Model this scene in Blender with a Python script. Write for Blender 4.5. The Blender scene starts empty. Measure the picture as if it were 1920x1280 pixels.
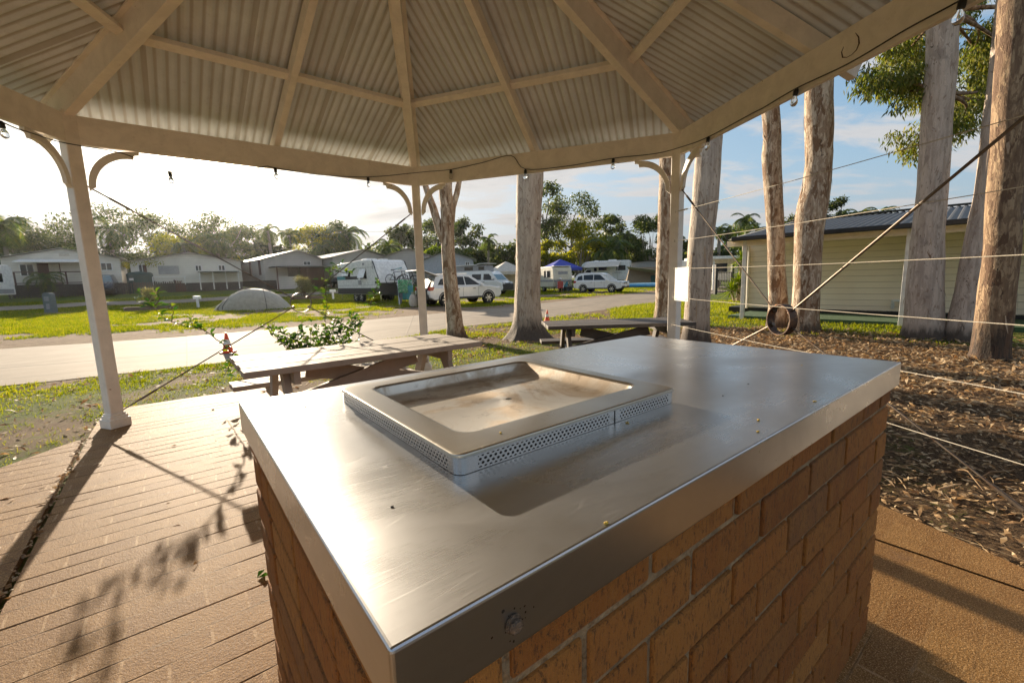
import bpy, math, random
import numpy as np
from mathutils import Vector, Matrix, noise
random.seed(7); RNG = np.random.default_rng(7)
SC = bpy.context.scene; COL = SC.collection
R = math.radians

# ------------------------------------------------------------------ camera model (metres, camera above the origin)
F, PIT, ROL, CH = 817.139, .145, .027, 1.308
ASZ, ASE = R(-33.25), R(13.55)                       # sun azimuth (from +Y, clockwise) and elevation

def ray(px, py):
    u, v = px-960, py-640; c, s = math.cos(ROL), math.sin(ROL)
    X = (c*u-s*v)/F; Y = (s*u+c*v)/F
    return Vector((X, math.cos(PIT)-Y*math.sin(PIT), -math.sin(PIT)-Y*math.cos(PIT)))

def at(px, py, y):
    d = ray(px, py); return Vector((0, 0, CH))+d*(y/d.y)

def onz(px, py, z=0.):
    d = ray(px, py); return Vector((0, 0, CH))+d*((z-CH)/d.z)

def sst(a, b, x):
    t = min(1, max(0, (x-a)/(b-a))); return t*t*(3-2*t)

def hgt(x, y):
    r = math.hypot(x, y); az = math.degrees(math.atan2(x, y))
    h = -.045-.06*sst(5.5, 10, r)
    wl = sst(-1, -13, az) if az < 0 else 0.
    if az < -100: wl = 0
    h += wl*sst(31, 60, r)*1.0 + .27*sst(38, 60, r)
    return h

def gp(px, py):
    """The ground point seen at a spot of the photo and the metres one pixel spans there."""
    d = ray(px, py); t = .5
    for _ in range(4000):
        p = Vector((0, 0, CH))+d*t
        if p.z <= hgt(p.x, p.y): break
        t += .03 if t < 20 else .06
        if t > 120: break
    p.z = hgt(p.x, p.y)
    return p, t/F

# ------------------------------------------------------------------ mesh builder
class MB:
    def __init__(s): s.v = []; s.f = []; s.m = []
    def add(s, vs, fs, mi=0):
        o = len(s.v); s.v += [tuple(v) for v in vs]
        for f in fs: s.f.append([i+o for i in f]); s.m.append(mi)
        return s
    def box(s, c, d, rz=0, mi=0, M=None):
        x, y, z = d[0]/2, d[1]/2, d[2]/2
        vs = [Vector((i*x, j*y, k*z)) for i in (-1, 1) for j in (-1, 1) for k in (-1, 1)]
        m = M or Matrix.Rotation(rz, 3, 'Z')
        return s.add([m@v+Vector(c) for v in vs], [(0, 1, 3, 2), (4, 6, 7, 5), (0, 4, 5, 1), (2, 3, 7, 6), (0, 2, 6, 4), (1, 5, 7, 3)], mi)
    def bar(s, a, b, w, h, up=(0, 0, 1), mi=0):
        a, b, up = Vector(a), Vector(b), Vector(up); d = (b-a).normalized()
        sd = d.cross(up).normalized()*w/2; u = sd.cross(d).normalized()*h/2
        vs = [p+i*sd+j*u for p in (a, b) for i in (-1, 1) for j in (-1, 1)]
        return s.add(vs, [(0, 1, 3, 2), (4, 6, 7, 5), (0, 4, 5, 1), (2, 3, 7, 6), (0, 2, 6, 4), (1, 5, 7, 3)], mi)
    def tube(s, pts, r, n=8, mi=0, cap=True):
        pts = [Vector(p) for p in pts]; k = len(pts); rs = r if isinstance(r, (list, tuple)) else [r]*k
        vs, fs = [], []; side = None
        for i, p in enumerate(pts):
            d = (pts[min(i+1, k-1)]-pts[max(i-1, 0)]).normalized()
            if side is None: side = d.cross(Vector((0, 0, 1)) if abs(d.z) < .9 else Vector((1, 0, 0))).normalized()
            side = (side-d*side.dot(d)).normalized(); up = d.cross(side)
            for j in range(n):
                a = 2*math.pi*j/n; vs.append(p+rs[i]*(math.cos(a)*side+math.sin(a)*up))
        for i in range(k-1):
            for j in range(n):
                q = (j+1) % n; fs.append((i*n+j, i*n+q, (i+1)*n+q, (i+1)*n+j))
        if cap: fs += [tuple(range(n))[::-1], tuple(range((k-1)*n, k*n))]
        return s.add(vs, fs, mi)
    def prism(s, poly, o, ex, ey, ez, mi=0):
        """poly in the plane (ex, ey) from o, extruded from -ez/2 to +ez/2."""
        o, ex, ey, ez = Vector(o), Vector(ex), Vector(ey), Vector(ez); n = len(poly)
        vs = [o+ex*p[0]+ey*p[1]+ez*k for k in (-.5, .5) for p in poly]
        fs = [tuple(range(n))[::-1], tuple(range(n, 2*n))]+[(i, (i+1) % n, n+(i+1) % n, n+i) for i in range(n)]
        return s.add(vs, fs, mi)
    def lathe(s, prof, c=(0, 0, 0), n=16, mi=0, M=None, cap=True):
        vs, fs = [], []; k = len(prof); m = M or Matrix.Identity(3)
        for r, z in prof:
            for j in range(n):
                a = 2*math.pi*j/n; vs.append(m@Vector((r*math.cos(a), r*math.sin(a), z))+Vector(c))
        for i in range(k-1):
            for j in range(n):
                q = (j+1) % n; fs.append((i*n+j, i*n+q, (i+1)*n+q, (i+1)*n+j))
        if cap: fs += [tuple(range(n))[::-1], tuple(range((k-1)*n, k*n))]
        return s.add(vs, fs, mi)
    def build(s, name, mats, parent=None, smooth=False, bevel=0, off=None, seg=2, ang=35):
        me = bpy.data.meshes.new(name)
        vs = s.v if off is None else [(v[0]-off[0], v[1]-off[1], v[2]-off[2]) for v in s.v]
        me.from_pydata(vs, [], s.f)
        for m in (mats if isinstance(mats, (list, tuple)) else [mats]): me.materials.append(m)
        me.polygons.foreach_set('material_index', s.m)
        return link(name, me, parent, smooth, bevel, seg, ang)

def link(name, me, parent=None, smooth=False, bevel=0, seg=2, ang=35):
    o = bpy.data.objects.new(name, me); COL.objects.link(o)
    if parent: o.parent = parent
    if smooth:
        me.polygons.foreach_set('use_smooth', [True]*len(me.polygons))
        if smooth != 'all': me.set_sharp_from_angle(angle=R(40))
    if bevel:
        b = o.modifiers.new('Bevel', 'BEVEL'); b.width = bevel; b.segments = seg; b.limit_method = 'ANGLE'; b.angle_limit = R(ang)
    me.validate(); me.update()
    return o

def tag(o, label=None, cat=None, group=None, kind=None):
    if label: o['label'] = label
    if cat: o['category'] = cat
    if group: o['group'] = group
    if kind: o['kind'] = kind
    return o

def thing(name, label, cat, loc=(0, 0, 0), rz=0, group=None):
    o = bpy.data.objects.new(name, None); COL.objects.link(o); o.empty_display_size = .2
    o.location = loc; o.rotation_euler = (0, 0, rz)
    return tag(o, label, cat, group)

def copy_tree(o, parent=None):
    c = o.copy(); COL.objects.link(c)
    if parent: c.parent = parent
    for ch in o.children: copy_tree(ch, c)
    return c

def npmesh(name, V, nper, mat, parent=None, smooth=False):
    """Many separate faces of nper corners each from an array of their corners."""
    me = bpy.data.meshes.new(name); n = len(V); k = n//nper
    me.vertices.add(n); me.vertices.foreach_set('co', np.asarray(V, dtype=np.float32).ravel())
    me.loops.add(n); me.loops.foreach_set('vertex_index', np.arange(n, dtype=np.int32))
    me.polygons.add(k); me.polygons.foreach_set('loop_start', np.arange(0, n, nper, dtype=np.int32))
    me.update(calc_edges=True); me.materials.append(mat)
    return link(name, me, parent, smooth)

# ------------------------------------------------------------------ materials
def nt(name):
    m = bpy.data.materials.new(name); m.use_nodes = True; t = m.node_tree; t.nodes.clear()
    return m, t

class N:
    """A thin wrapper for building node trees."""
    def __init__(s, t): s.t = t
    def __call__(s, kind, ins=None, **kw):
        n = s.t.nodes.new(kind)
        for k, v in kw.items(): setattr(n, k, v)
        for k, v in (ins or {}).items():
            sk = n.inputs[k]
            if isinstance(v, bpy.types.NodeSocket): s.t.links.new(v, sk)
            else: sk.default_value = v
        return n
    def noise(s, vec, scale, detail=4, rough=.55, dist=0):
        return s('ShaderNodeTexNoise', {'Vector': vec, 'Scale': scale, 'Detail': detail, 'Roughness': rough, 'Distortion': dist}).outputs[0]
    def mapping(s, vec, sc=(1, 1, 1), rot=(0, 0, 0), loc=(0, 0, 0)):
        return s('ShaderNodeMapping', {'Vector': vec, 'Scale': sc, 'Rotation': rot, 'Location': loc}).outputs[0]
    def ramp(s, fac, stops):
        n = s('ShaderNodeValToRGB', {'Fac': fac}); e = n.color_ramp.elements
        while len(e) < len(stops): e.new(.5)
        for el, (p, c) in zip(e, stops): el.position = p; el.color = c if len(c) == 4 else (*c, 1)
        return n.outputs[0]
    def step(s, fac, a, b, lo=0., hi=1.):
        return s('ShaderNodeMapRange', {'Value': fac, 'From Min': a, 'From Max': b, 'To Min': lo, 'To Max': hi}, interpolation_type='SMOOTHSTEP').outputs[0]
    def mix(s, f, a, b, mode='MIX'):
        n = s('ShaderNodeMix', data_type='RGBA', blend_type=mode)
        for k, v in ((0, f), (6, a), (7, b)):
            if isinstance(v, bpy.types.NodeSocket): s.t.links.new(v, n.inputs[k])
            else: n.inputs[k].default_value = v if k == 0 else (*v, 1) if len(v) == 3 else v
        return n.outputs[2]
    def math(s, op, a, b=0., c=0.):
        n = s('ShaderNodeMath', operation=op)
        for k, v in enumerate((a, b, c)):
            if isinstance(v, bpy.types.NodeSocket): s.t.links.new(v, n.inputs[k])
            else: n.inputs[k].default_value = v
        return n.outputs[0]
    def bump(s, h, strength=.3, dist=.01, normal=None):
        i = {'Height': h, 'Strength': strength, 'Distance': dist}
        if normal: i['Normal'] = normal
        return s('ShaderNodeBump', i).outputs[0]
    def out(s, sh): s('ShaderNodeOutputMaterial', {'Surface': sh})
    def pbr(s, col, rough=.6, metal=0., normal=None, **kw):
        i = {'Base Color': col if isinstance(col, bpy.types.NodeSocket) else (*col, 1), 'Roughness': rough, 'Metallic': metal}
        if normal: i['Normal'] = normal
        i.update(kw); n = s('ShaderNodeBsdfPrincipled', i); return n.outputs[0]

def pm(name, col, rough=.6, metal=0., var=.12, scale=6, bump=.15, bscale=40, stretch=(1, 1, 1), col2=None, amt=(.5, .7), bd=.004, **kw):
    """General painted / plain surface: mottled colour, uneven gloss, fine bump."""
    m, t = nt(name); n = N(t)
    co = n('ShaderNodeTexCoord').outputs['Object']; mp = n.mapping(co, stretch)
    a = n.noise(mp, scale, 5); b = n.noise(mp, scale*7, 3)
    c0 = tuple(x*(1-var) for x in col); c1 = tuple(min(1, x*(1+var)) for x in col)
    c = n.mix(n.step(a, .3, .7), c0, c1)
    if col2: c = n.mix(n.step(n.noise(mp, scale*1.7, 6, .65, .4), *amt), c, col2)
    c = n.mix(n.step(b, .62, .8, 0, .35*min(1, var*4)), c, tuple(x*.6 for x in col))
    r = n.step(a, .2, .8, max(0, rough-.08), min(1, rough+.08))
    n.out(n.pbr(c, r, metal, n.bump(n.noise(mp, bscale, 4), bump, bd), **kw)); return m

def leafmat(name, cols, trans=.45, rough=.5, nscale=3., tcol=None):
    m, t = nt(name); n = N(t)
    co = n('ShaderNodeTexCoord').outputs['Object']; rnd = n('ShaderNodeObjectInfo').outputs['Random']
    isl = n('ShaderNodeNewGeometry').outputs['Random Per Island']
    f = n.math('ADD', n.math('MULTIPLY', n.noise(co, nscale, 3), .55), n.math('MULTIPLY', isl, .45))
    c = n.ramp(f, [(i/(len(cols)-1)*.56+.2, k) for i, k in enumerate(cols)])
    c = n.mix(n.math('MULTIPLY', rnd, .25), c, tuple(x*.7 for x in cols[0]))
    d = n.pbr(c, rough, 0, **{'Specular IOR Level': .3})
    tc = n('ShaderNodeHueSaturation', {'Color': c, 'Saturation': 1.15, 'Value': 2.0, 'Hue': .492}).outputs[0]
    tr = n('ShaderNodeBsdfTranslucent', {'Color': tc}).outputs[0]
    n.out(n('ShaderNodeMixShader', {0: trans, 1: d, 2: tr}).outputs[0]); return m

def mat_slab(name, lx=.26, ly=.125):
    m, t = nt(name); n = N(t); co = n('ShaderNodeTexCoord').outputs['Object']
    wob = n('ShaderNodeVectorMath', {0: n('ShaderNodeTexNoise', {'Vector': co, 'Scale': 5., 'Detail': 4.}).outputs['Color'], 1: (.5, .5, .5)}, operation='SUBTRACT').outputs[0]
    p = n('ShaderNodeVectorMath', {0: wob, 1: (.022, .022, 0), 2: co}, operation='MULTIPLY_ADD').outputs[0]
    br = n('ShaderNodeTexBrick', {'Vector': p, 'Scale': 1., 'Mortar Size': .006, 'Mortar Smooth': .3, 'Brick Width': lx, 'Row Height': ly, 'Color1': (.0, .0, .0, 1), 'Color2': (1., 1., 1., 1)}, offset=.5)
    sep = n('ShaderNodeSeparateXYZ', {0: p}); fy = n.math('FRACT', n.math('DIVIDE', sep.outputs[1], ly))
    row = n.step(n.math('ABSOLUTE', n.math('SUBTRACT', fy, .5)), .458, .478)             # the long joints only
    grit = n.noise(co, 150, 3, .75); mid = n.noise(co, 9, 6, .65); big = n.noise(co, 1.3, 4)
    c = n.mix(n.step(mid, .3, .7), (.195, .098, .027), (.275, .148, .048))
    c = n.mix(n.step(big, .35, .7, 0, .4), c, (.25, .135, .048))
    c = n.mix(n.math('MULTIPLY', n('ShaderNodeSeparateColor', {0: br.outputs[0]}).outputs[0], .55), c, (.135, .058, .016))
    c = n.mix(n.step(grit, .6, .72, 0, .0), c, (.56, .39, .22)); g2 = n.noise(co, 310, 2, .6); gg = n.math('MULTIPLY_ADD', g2, .5, n.math('MULTIPLY', grit, .5)); c = n.mix(n.step(gg, .53, .58, 0, .7), c, (.54, .35, .17)); c = n.mix(n.step(gg, .47, .40, 0, .8), c, (.065, .03, .012))
    wear = n.step(n.noise(co, 3.1, 5, .7), .42, .58); fad0 = n.step(n('ShaderNodeSeparateXYZ', {0: co}).outputs[0], 1.2, 2.0, 1., .1)
    c = n.mix(n.math('MULTIPLY', n.math('MULTIPLY', br.outputs['Fac'], n.step(n.noise(co, 14, 4, .7), .42, .6)), n.math('MULTIPLY', fad0, .6)), c, (.46, .32, .19))
    fad = n.step(n('ShaderNodeSeparateXYZ', {0: co}).outputs[0], 1.2, 2.0, 1., .22)
    rj = n.math('MULTIPLY', n.math('MULTIPLY', row, n.math('MULTIPLY_ADD', wear, .55, .45)), fad)
    c = n.mix(n.math('MULTIPLY', rj, .6), c, (.05, .028, .015))
    st = n.step(n.noise(co, 2.3, 6, .7, .6), .63, .74, 0, .45); c = n.mix(st, c, (.16, .10, .065))
    h = n.math('ADD', n.math('MULTIPLY', n.noise(co, 120, 3, .7), .7), n.math('MULTIPLY', n.noise(co, 40, 3, .7), .5))
    n.out(n.pbr(c, n.step(grit, .3, .7, .6, .78), 0, n.bump(h, .8, .004), **{'Specular IOR Level': .17})); return m

def mat_steel(name, base=(.58, .59, .61), rough=.25, brush=(1, 60, 1), stain=0., scr=.10, metal=1.):
    m, t = nt(name); n = N(t); co = n('ShaderNodeTexCoord').outputs['Object']
    b = n.noise(n.mapping(co, brush), 14, 6, .7); smear = n.noise(co, 2.4, 6, .62, .8); fine = n.noise(co, 26, 5, .7)
    sc = None
    for k, (an, s1) in enumerate(((.5, 3.), (1.9, 2.2), (-.5, 4.))):
        w = n('ShaderNodeTexVoronoi', {'Vector': n.mapping(co, (.9*s1, 16*s1, 1), (0, 0, an), (k*3.1, 0, 0)), 'Scale': 1.6}, feature='DISTANCE_TO_EDGE').outputs[0]
        q = n.math('MULTIPLY', n.step(w, .02, 0.), n.step(n.noise(co, 3.3+k, 3), .5, .62))
        sc = q if sc is None else n.math('MAXIMUM', sc, q)
    sc = n.math('MULTIPLY', sc, n.step(n('ShaderNodeSeparateXYZ', {0: n('ShaderNodeNewGeometry').outputs['Normal']}).outputs[2], .6, .9))
    c = n.mix(n.step(smear, .35, .7), base, tuple(x*.84 for x in base)); c = n.mix(n.step(fine, .3, .7, 0, .10), c, tuple(x*.75 for x in base))
    if stain:
        s1 = n.noise(n.mapping(co, (1, 1, 1), (0, 0, .5)), 5., 6, .6, 1.2); s2 = n.noise(co, 13, 6, .7, .5)
        c = n.mix(n.step(s1, .44, .60, 0, stain*.85), c, (.30, .18, .07)); c = n.mix(n.step(s2, .55, .70, 0, stain*.85), c, (.10, .055, .025)); c = n.mix(n.step(n.noise(n.mapping(co, (1, 1, 1), (0, 0, 1.2), (3, 8, 0)), 7., 5, .6, 1.), .54, .68, 0, stain*.5), c, (.85, .83, .78))
        c = n.mix(n.step(n.noise(co, 90, 3, .7), .68, .78, 0, stain), c, (.05, .03, .02))
    r = n.math('ADD', n.step(smear, .25, .75, rough-.035, rough+.05), n.math('MULTIPLY', b, .07))
    if stain: r = n.math('ADD', r, n.step(s1, .42, .66, 0, .22*stain))
    r = n.math('ADD', r, n.math('MULTIPLY', sc, scr*.5)); c = n.mix(n.math('MULTIPLY', sc, scr), c, (.8, .76, .7))
    n.out(n.pbr(c, r, metal, n.bump(b, .05, .0015), **{'Anisotropic': .35})); return m

def mat_perf(name):
    """Punched steel strip: staggered rows of round holes (UV in metres along and across the strip)."""
    m, t = nt(name); n = N(t); uv = n('ShaderNodeUVMap', uv_map='UVMap').outputs[0]
    sx, sy = .0105, .0092; s = n('ShaderNodeSeparateXYZ', {0: uv})
    row = n.math('FLOOR', n.math('DIVIDE', s.outputs[1], sy))
    u = n.math('ADD', n.math('DIVIDE', s.outputs[0], sx), n.math('MULTIPLY', n.math('MODULO', row, 2.), .5))
    fu = n.math('MULTIPLY', n.math('SUBTRACT', n.math('FRACT', u), .5), sx)
    fv = n.math('MULTIPLY', n.math('SUBTRACT', n.math('FRACT', n.math('DIVIDE', s.outputs[1], sy)), .5), sy)
    d = n.math('SQRT', n.math('ADD', n.math('MULTIPLY', fu, fu), n.math('MULTIPLY', fv, fv)))
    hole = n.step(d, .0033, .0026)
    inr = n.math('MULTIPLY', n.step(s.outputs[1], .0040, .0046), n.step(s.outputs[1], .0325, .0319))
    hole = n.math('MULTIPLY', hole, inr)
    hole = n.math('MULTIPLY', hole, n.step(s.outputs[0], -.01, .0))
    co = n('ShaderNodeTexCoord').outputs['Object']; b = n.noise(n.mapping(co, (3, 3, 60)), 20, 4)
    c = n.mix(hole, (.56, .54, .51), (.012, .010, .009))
    n.out(n.pbr(c, n.math('MULTIPLY_ADD', hole, .5, .27), n.math('SUBTRACT', 1., hole), n.bump(n.math('SUBTRACT', n.math('MULTIPLY', b, .05), hole), .5, .002))); return m

def mat_brick(name):
    m, t = nt(name); n = N(t); co = n('ShaderNodeTexCoord').outputs['Object']; isl = n('ShaderNodeNewGeometry').outputs['Random Per Island']
    off = n('ShaderNodeCombineXYZ', {0: n.math('MULTIPLY', isl, 31.), 1: n.math('MULTIPLY', isl, 17.)}).outputs[0]
    p = n('ShaderNodeVectorMath', {0: co, 1: off}, operation='ADD').outputs[0]
    stre = n.noise(n.mapping(p, (1, 1, .30)), 130, 4, .75); coarse = n.noise(n.mapping(p, (1, 1, .4)), 22, 5, .7); grit = n.noise(p, 260, 3, .7)
    c = n.ramp(isl, [(0, (.20, .062, .010)), (.2, (.37, .130, .020)), (.4, (.28, .088, .012)), (.6, (.44, .185, .038)), (.8, (.32, .112, .016)), (1, (.24, .10, .03))])
    c = n.mix(n.step(coarse, .35, .7, 0, .5), c, (.38, .165, .032))
    c = n.mix(n.step(stre, .47, .36, 0, .7), c, (.085, .034, .011)); c = n.mix(n.step(n.noise(n.mapping(p, (1, 1, .6)), 110, 4, .85), .58, .66, 0, .75), c, (.04, .02, .010)); c = n.mix(n.step(n.noise(p, 9, 4, .7), .58, .75, 0, .5), c, (.12, .05, .018))
    c = n.mix(n.step(grit, .6, .75, 0, .4), c, (.46, .26, .11))
    h = n.math('ADD', n.math('MULTIPLY', stre, 1.3), n.math('MULTIPLY', grit, .4))
    n.out(n.pbr(c, .85, 0, n.bump(h, .9, .010))); return m

def mat_bark(name, pale, mid, brown, dark, amount=.5, base_z=.7, rough_all=0.):
    m, t = nt(name); n = N(t); co = n('ShaderNodeTexCoord').outputs['Object']; sp = n('ShaderNodeSeparateXYZ', {0: co}).outputs[2]
    a = n.noise(n.mapping(co, (1, 1, .30)), 7.5, 5, .6, .9); b = n.noise(n.mapping(co, (1, 1, .14)), 13., 6, .7, .3); d = n.noise(n.mapping(co, (1, 1, .3)), 34, 5, .7); a2 = n.noise(n.mapping(co, (1, 1, .38), (0, 0, 0), (7, 2, 5)), 13., 4, .6, 1.1)
    c = n.mix(n.step(b, .40, .62), pale, mid)
    c = n.mix(n.step(a2, .60-.07*amount, .615-.07*amount, 0, .8), c, tuple(.5*(x+y) for x, y in zip(mid, brown)))
    c = n.mix(n.step(a, .665-.09*amount, .68-.09*amount), c, brown); c = n.mix(n.step(a2, .36, .345, 0, .6), c, tuple(min(.8, x*1.18) for x in pale))
    c = n.mix(n.step(n.noise(n.mapping(co, (1, 1, .34)), 17., 5, .65, .9), .685-.04*amount, .70-.04*amount, 0, .9), c, dark)
    c = n.mix(n.step(d, .6, .8, 0, .4), c, tuple(x*.45 for x in mid))
    k = n.noise(n.mapping(co, (1, 1, .5)), 20, 4, .6); c = n.mix(n.step(k, .66, .70, 0, .8), c, dark)
    c = n.mix(n.step(n.noise(n.mapping(co, (1, 1, .7)), 3.2, 5, .6, .6), .60, .66, 0, .55), c, tuple(x*.62 for x in mid))
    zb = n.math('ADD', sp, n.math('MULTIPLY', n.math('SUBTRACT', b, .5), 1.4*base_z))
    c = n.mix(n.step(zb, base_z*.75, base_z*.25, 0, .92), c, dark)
    c = n.mix(n.step(n.noise(n.mapping(co, (1, 1, .12)), 16, 6, .7), .45, .6, 0, rough_all), c, brown)
    h = n.math('ADD', n.math('SUBTRACT', n.math('MULTIPLY', b, .8), n.math('MULTIPLY', n.step(a, .665-.09*amount, .68-.09*amount), .5)), n.math('ADD', n.math('MULTIPLY', n.step(a2, .60-.07*amount, .615-.07*amount), -.4), n.math('MULTIPLY', d, .6)))
    n.out(n.pbr(c, .82, 0, n.bump(h, .8, .022))); return m

def mat_timber(name, col, dark, rough=.6, paint=1., grain=(1, 1, 1), knots=True):
    m, t = nt(name); n = N(t); co = n('ShaderNodeTexCoord').outputs['Object']; mp = n.mapping(co, grain)
    a = n.noise(mp, 7, 6, .6, .6); b = n.noise(mp, 34, 5, .7)
    c = n.mix(n.step(a, .3, .75), col, tuple(x*.86 for x in col)); c = n.mix(n.step(b, .58, .78, 0, .5*(1.4-paint)), c, dark)
    c = n.mix(n.step(n.noise(co, 2.1, 6, .7, .5), .62, .78, 0, .35), c, tuple(x*.72 for x in col))
    if knots: c = n.mix(n.step(n.noise(n.mapping(co, (1, 1, 1), (0, 0, 0), (5, 3, 1)), 8.5, 4, .75, .4), .69, .73, 0, .75), c, dark)
    n.out(n.pbr(c, n.step(a, .3, .7, rough-.08, rough+.1), 0, n.bump(n.math('ADD', a, n.math('MULTIPLY', b, .6)), .28, .004))); return m

def mat_sheet(name, col, dirt):
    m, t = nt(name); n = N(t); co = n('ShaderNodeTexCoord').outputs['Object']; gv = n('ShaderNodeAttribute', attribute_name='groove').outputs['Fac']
    a = n.noise(co, 1.7, 5, .6, .4); b = n.noise(co, 22, 4, .65)
    c = n.mix(n.step(a, .3, .72), col, tuple(x*.82 for x in col)); c = n.mix(n.step(b, .55, .8, 0, .25), c, dirt)
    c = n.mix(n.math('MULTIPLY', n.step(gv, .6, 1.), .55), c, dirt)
    n.out(n.pbr(c, n.step(a, .2, .8, .42, .6), 0., n.bump(b, .05, .002))); return m

def mat_ground(name):
    m, t = nt(name); n = N(t); co = n('ShaderNodeTexCoord').outputs['Object']
    g = n('ShaderNodeAttribute', attribute_name='grass').outputs['Fac']; l = n('ShaderNodeAttribute', attribute_name='litter').outputs['Fac']
    a = n.noise(co, .9, 6, .65); b = n.noise(co, 6, 6, .7); f = n.noise(co, 45, 5, .7); s = n.noise(n.mapping(co, (1, 2.3, 1), (0, 0, .4)), 75, 4, .75)
    dirt = n.mix(n.step(b, .3, .7), (.21, .145, .092), (.36, .262, .175)); dirt = n.mix(n.step(f, .55, .75, 0, .6), dirt, (.11, .07, .042))
    dirt = n.mix(n.step(s, .64, .72, 0, .7), dirt, (.5, .39, .27))
    lit = n.mix(n.step(f, .38, .62), (.055, .032, .017), (.20, .125, .066)); lit = n.mix(n.step(s, .56, .66), lit, (.46, .33, .20)); lit = n.mix(n.step(b, .55, .75, 0, .6), lit, (.085, .05, .028))
    gr = n.mix(n.step(f, .3, .7), (.055, .085, .012), (.14, .185, .026)); gr = n.mix(n.step(a, .45, .7, 0, .6), gr, (.20, .18, .04))
    base = n.mix(l, dirt, lit)
    k = n.math('ADD', g, n.math('ADD', n.math('MULTIPLY_ADD', b, .5, -.25), n.math('MULTIPLY_ADD', f, .5, -.25)))
    c = n.mix(n.step(k, .38, .56), base, gr)
    n.out(n.pbr(c, .95, 0, n.bump(n.math('ADD', n.math('MULTIPLY', f, .7), s), 1., .03), **{'Specular IOR Level': .15})); return m

def mat_road(name):
    m, t = nt(name); n = N(t); uv = n('ShaderNodeUVMap', uv_map='UVMap').outputs[0]; co = n('ShaderNodeTexCoord').outputs['Object']
    s = n('ShaderNodeSeparateXYZ', {0: uv}); a = n.noise(co, .8, 6, .65); f = n.noise(co, 90, 4, .7); st = n.noise(n.mapping(uv, (9, .35, 1)), 1., 6, .7)
    c = n.mix(n.step(a, .3, .7), (.20, .158, .112), (.275, .22, .16)); c = n.mix(n.step(f, .6, .75, 0, .4), c, (.2, .16, .12))
    c = n.mix(n.step(st, .50, .66, 0, .7), c, (.16, .128, .095))
    c = n.mix(n.step(n.noise(co, 3.1, 6, .75, .5), .64, .72, 0, .5), c, (.2, .155, .11))
    wob = n.math('MULTIPLY_ADD', n.noise(uv, 3., 3), .012, -.006)
    j = n.step(n.math('ABSOLUTE', n.math('SUBTRACT', n.math('ADD', s.outputs[0], wob), .36)), .0075, .003)
    j2 = n.step(n.math('ABSOLUTE', n.math('SUBTRACT', n.math('ADD', s.outputs[0], wob), .12)), .005, .002, 0, .45)
    tr = n.step(n.math('ABSOLUTE', n.math('SUBTRACT', n.math('FRACT', n.math('DIVIDE', s.outputs[1], 6.)), .5)), .004, .002, 0, .6)
    j = n.math('MAXIMUM', n.math('MAXIMUM', j, j2), tr)
    ed = n.step(n.math('ADD', n.math('ABSOLUTE', n.math('SUBTRACT', s.outputs[0], .5)), n.math('MULTIPLY_ADD', n.noise(co, 5, 5), .08, -.04)), .455, .5, 0, .75)
    c = n.mix(ed, c, (.2, .15, .09)); c = n.mix(j, c, (.09, .07, .05))
    n.out(n.pbr(c, .85, 0, n.bump(n.math('SUBTRACT', f, n.math('MULTIPLY', j, 2.)), .4, .006))); return m

def mat_boards(name, col, pitch=.2):
    m, t = nt(name); n = N(t); co = n('ShaderNodeTexCoord').outputs['Object']; z = n('ShaderNodeSeparateXYZ', {0: co}).outputs[2]
    f = n.math('FRACT', n.math('DIVIDE', z, pitch)); gap = n.step(f, .12, .05); a = n.noise(co, .8, 5, .6, .3)
    c = n.mix(n.step(a, .3, .7), col, tuple(x*.86 for x in col)); c = n.mix(n.math('MULTIPLY', gap, .45), c, tuple(x*.4 for x in col))
    c = n.mix(n.step(n.noise(n.mapping(co, (2, 2, .3)), 2.2, 5, .7), .6, .8, 0, .3), c, tuple(x*.55 for x in col))
    n.out(n.pbr(c, .7, 0, n.bump(n.math('MULTIPLY', f, -1.), .6, .02))); return m
M = {}
M['timber'] = mat_timber('painted_timber', (.93, .865, .785), (.34, .22, .13), .55, .8)
M['sheet'] = mat_sheet('roof_sheet_metal', (.78, .83, .90), (.33, .28, .22))
M['steel'] = mat_steel('bench_steel'); M['plate'] = mat_steel('hotplate_steel', (.50, .47, .42), .27, (40, 1, 1), 0., .12)
M['basin'] = mat_steel('hotplate_basin', (.74, .70, .63), .36, (1, 30, 1), .7, .15, .75); M['perf'] = mat_perf('punched_steel')
M['brick'] = mat_brick('rustic_brick'); M['mortar'] = pm('mortar', (.31, .215, .12), .95, var=.3, bump=1., bscale=70, scale=20, bd=.02, col2=(.13, .08, .04))
M['slab'] = mat_slab('stamped_paving')
M['grey_timber'] = mat_timber('weathered_timber', (.37, .315, .265), (.13, .095, .07), .72, .2, (1, 1, 1))
M['dark_timber'] = mat_timber('dark_timber', (.10, .082, .07), (.03, .022, .018), .6, .3)
M['rod'] = pm('galvanised_rod', (.15, .12, .095), .5, .7, col2=(.14, .075, .04)); M['rust'] = pm('rusty_steel', (.10, .062, .045), .6, .6, .3, 14, .4, 70, col2=(.30, .15, .07))
M['black'] = pm('black_plastic', (.014, .013, .012), .45); M['cord'] = pm('white_cord', (.58, .53, .44), .8, bump=.5, bscale=200)
M['white'] = pm('white_paint', (.78, .77, .74), .35, bump=.03); M['whitebody'] = pm('white_car_paint', (.76, .76, .745), .22, var=.03, bump=.0, **{'Coat Weight': .6, 'Coat Roughness': .06})
M['cream'] = pm('cream_shell', (.66, .62, .50), .4, var=.06, bump=.04); M['glassdark'] = pm('dark_glass', (.018, .020, .022), .06, var=.2, bump=0)
M['windscreen'] = pm('windscreen_glass', (.16, .21, .21), .05, var=.2, bump=0, metal=.3)
M['tyre'] = pm('tyre_rubber', (.018, .017, .016), .85, bump=.3); M['alloy'] = pm('wheel_alloy', (.62, .62, .60), .3, .8, var=.05, bump=0)
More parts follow.
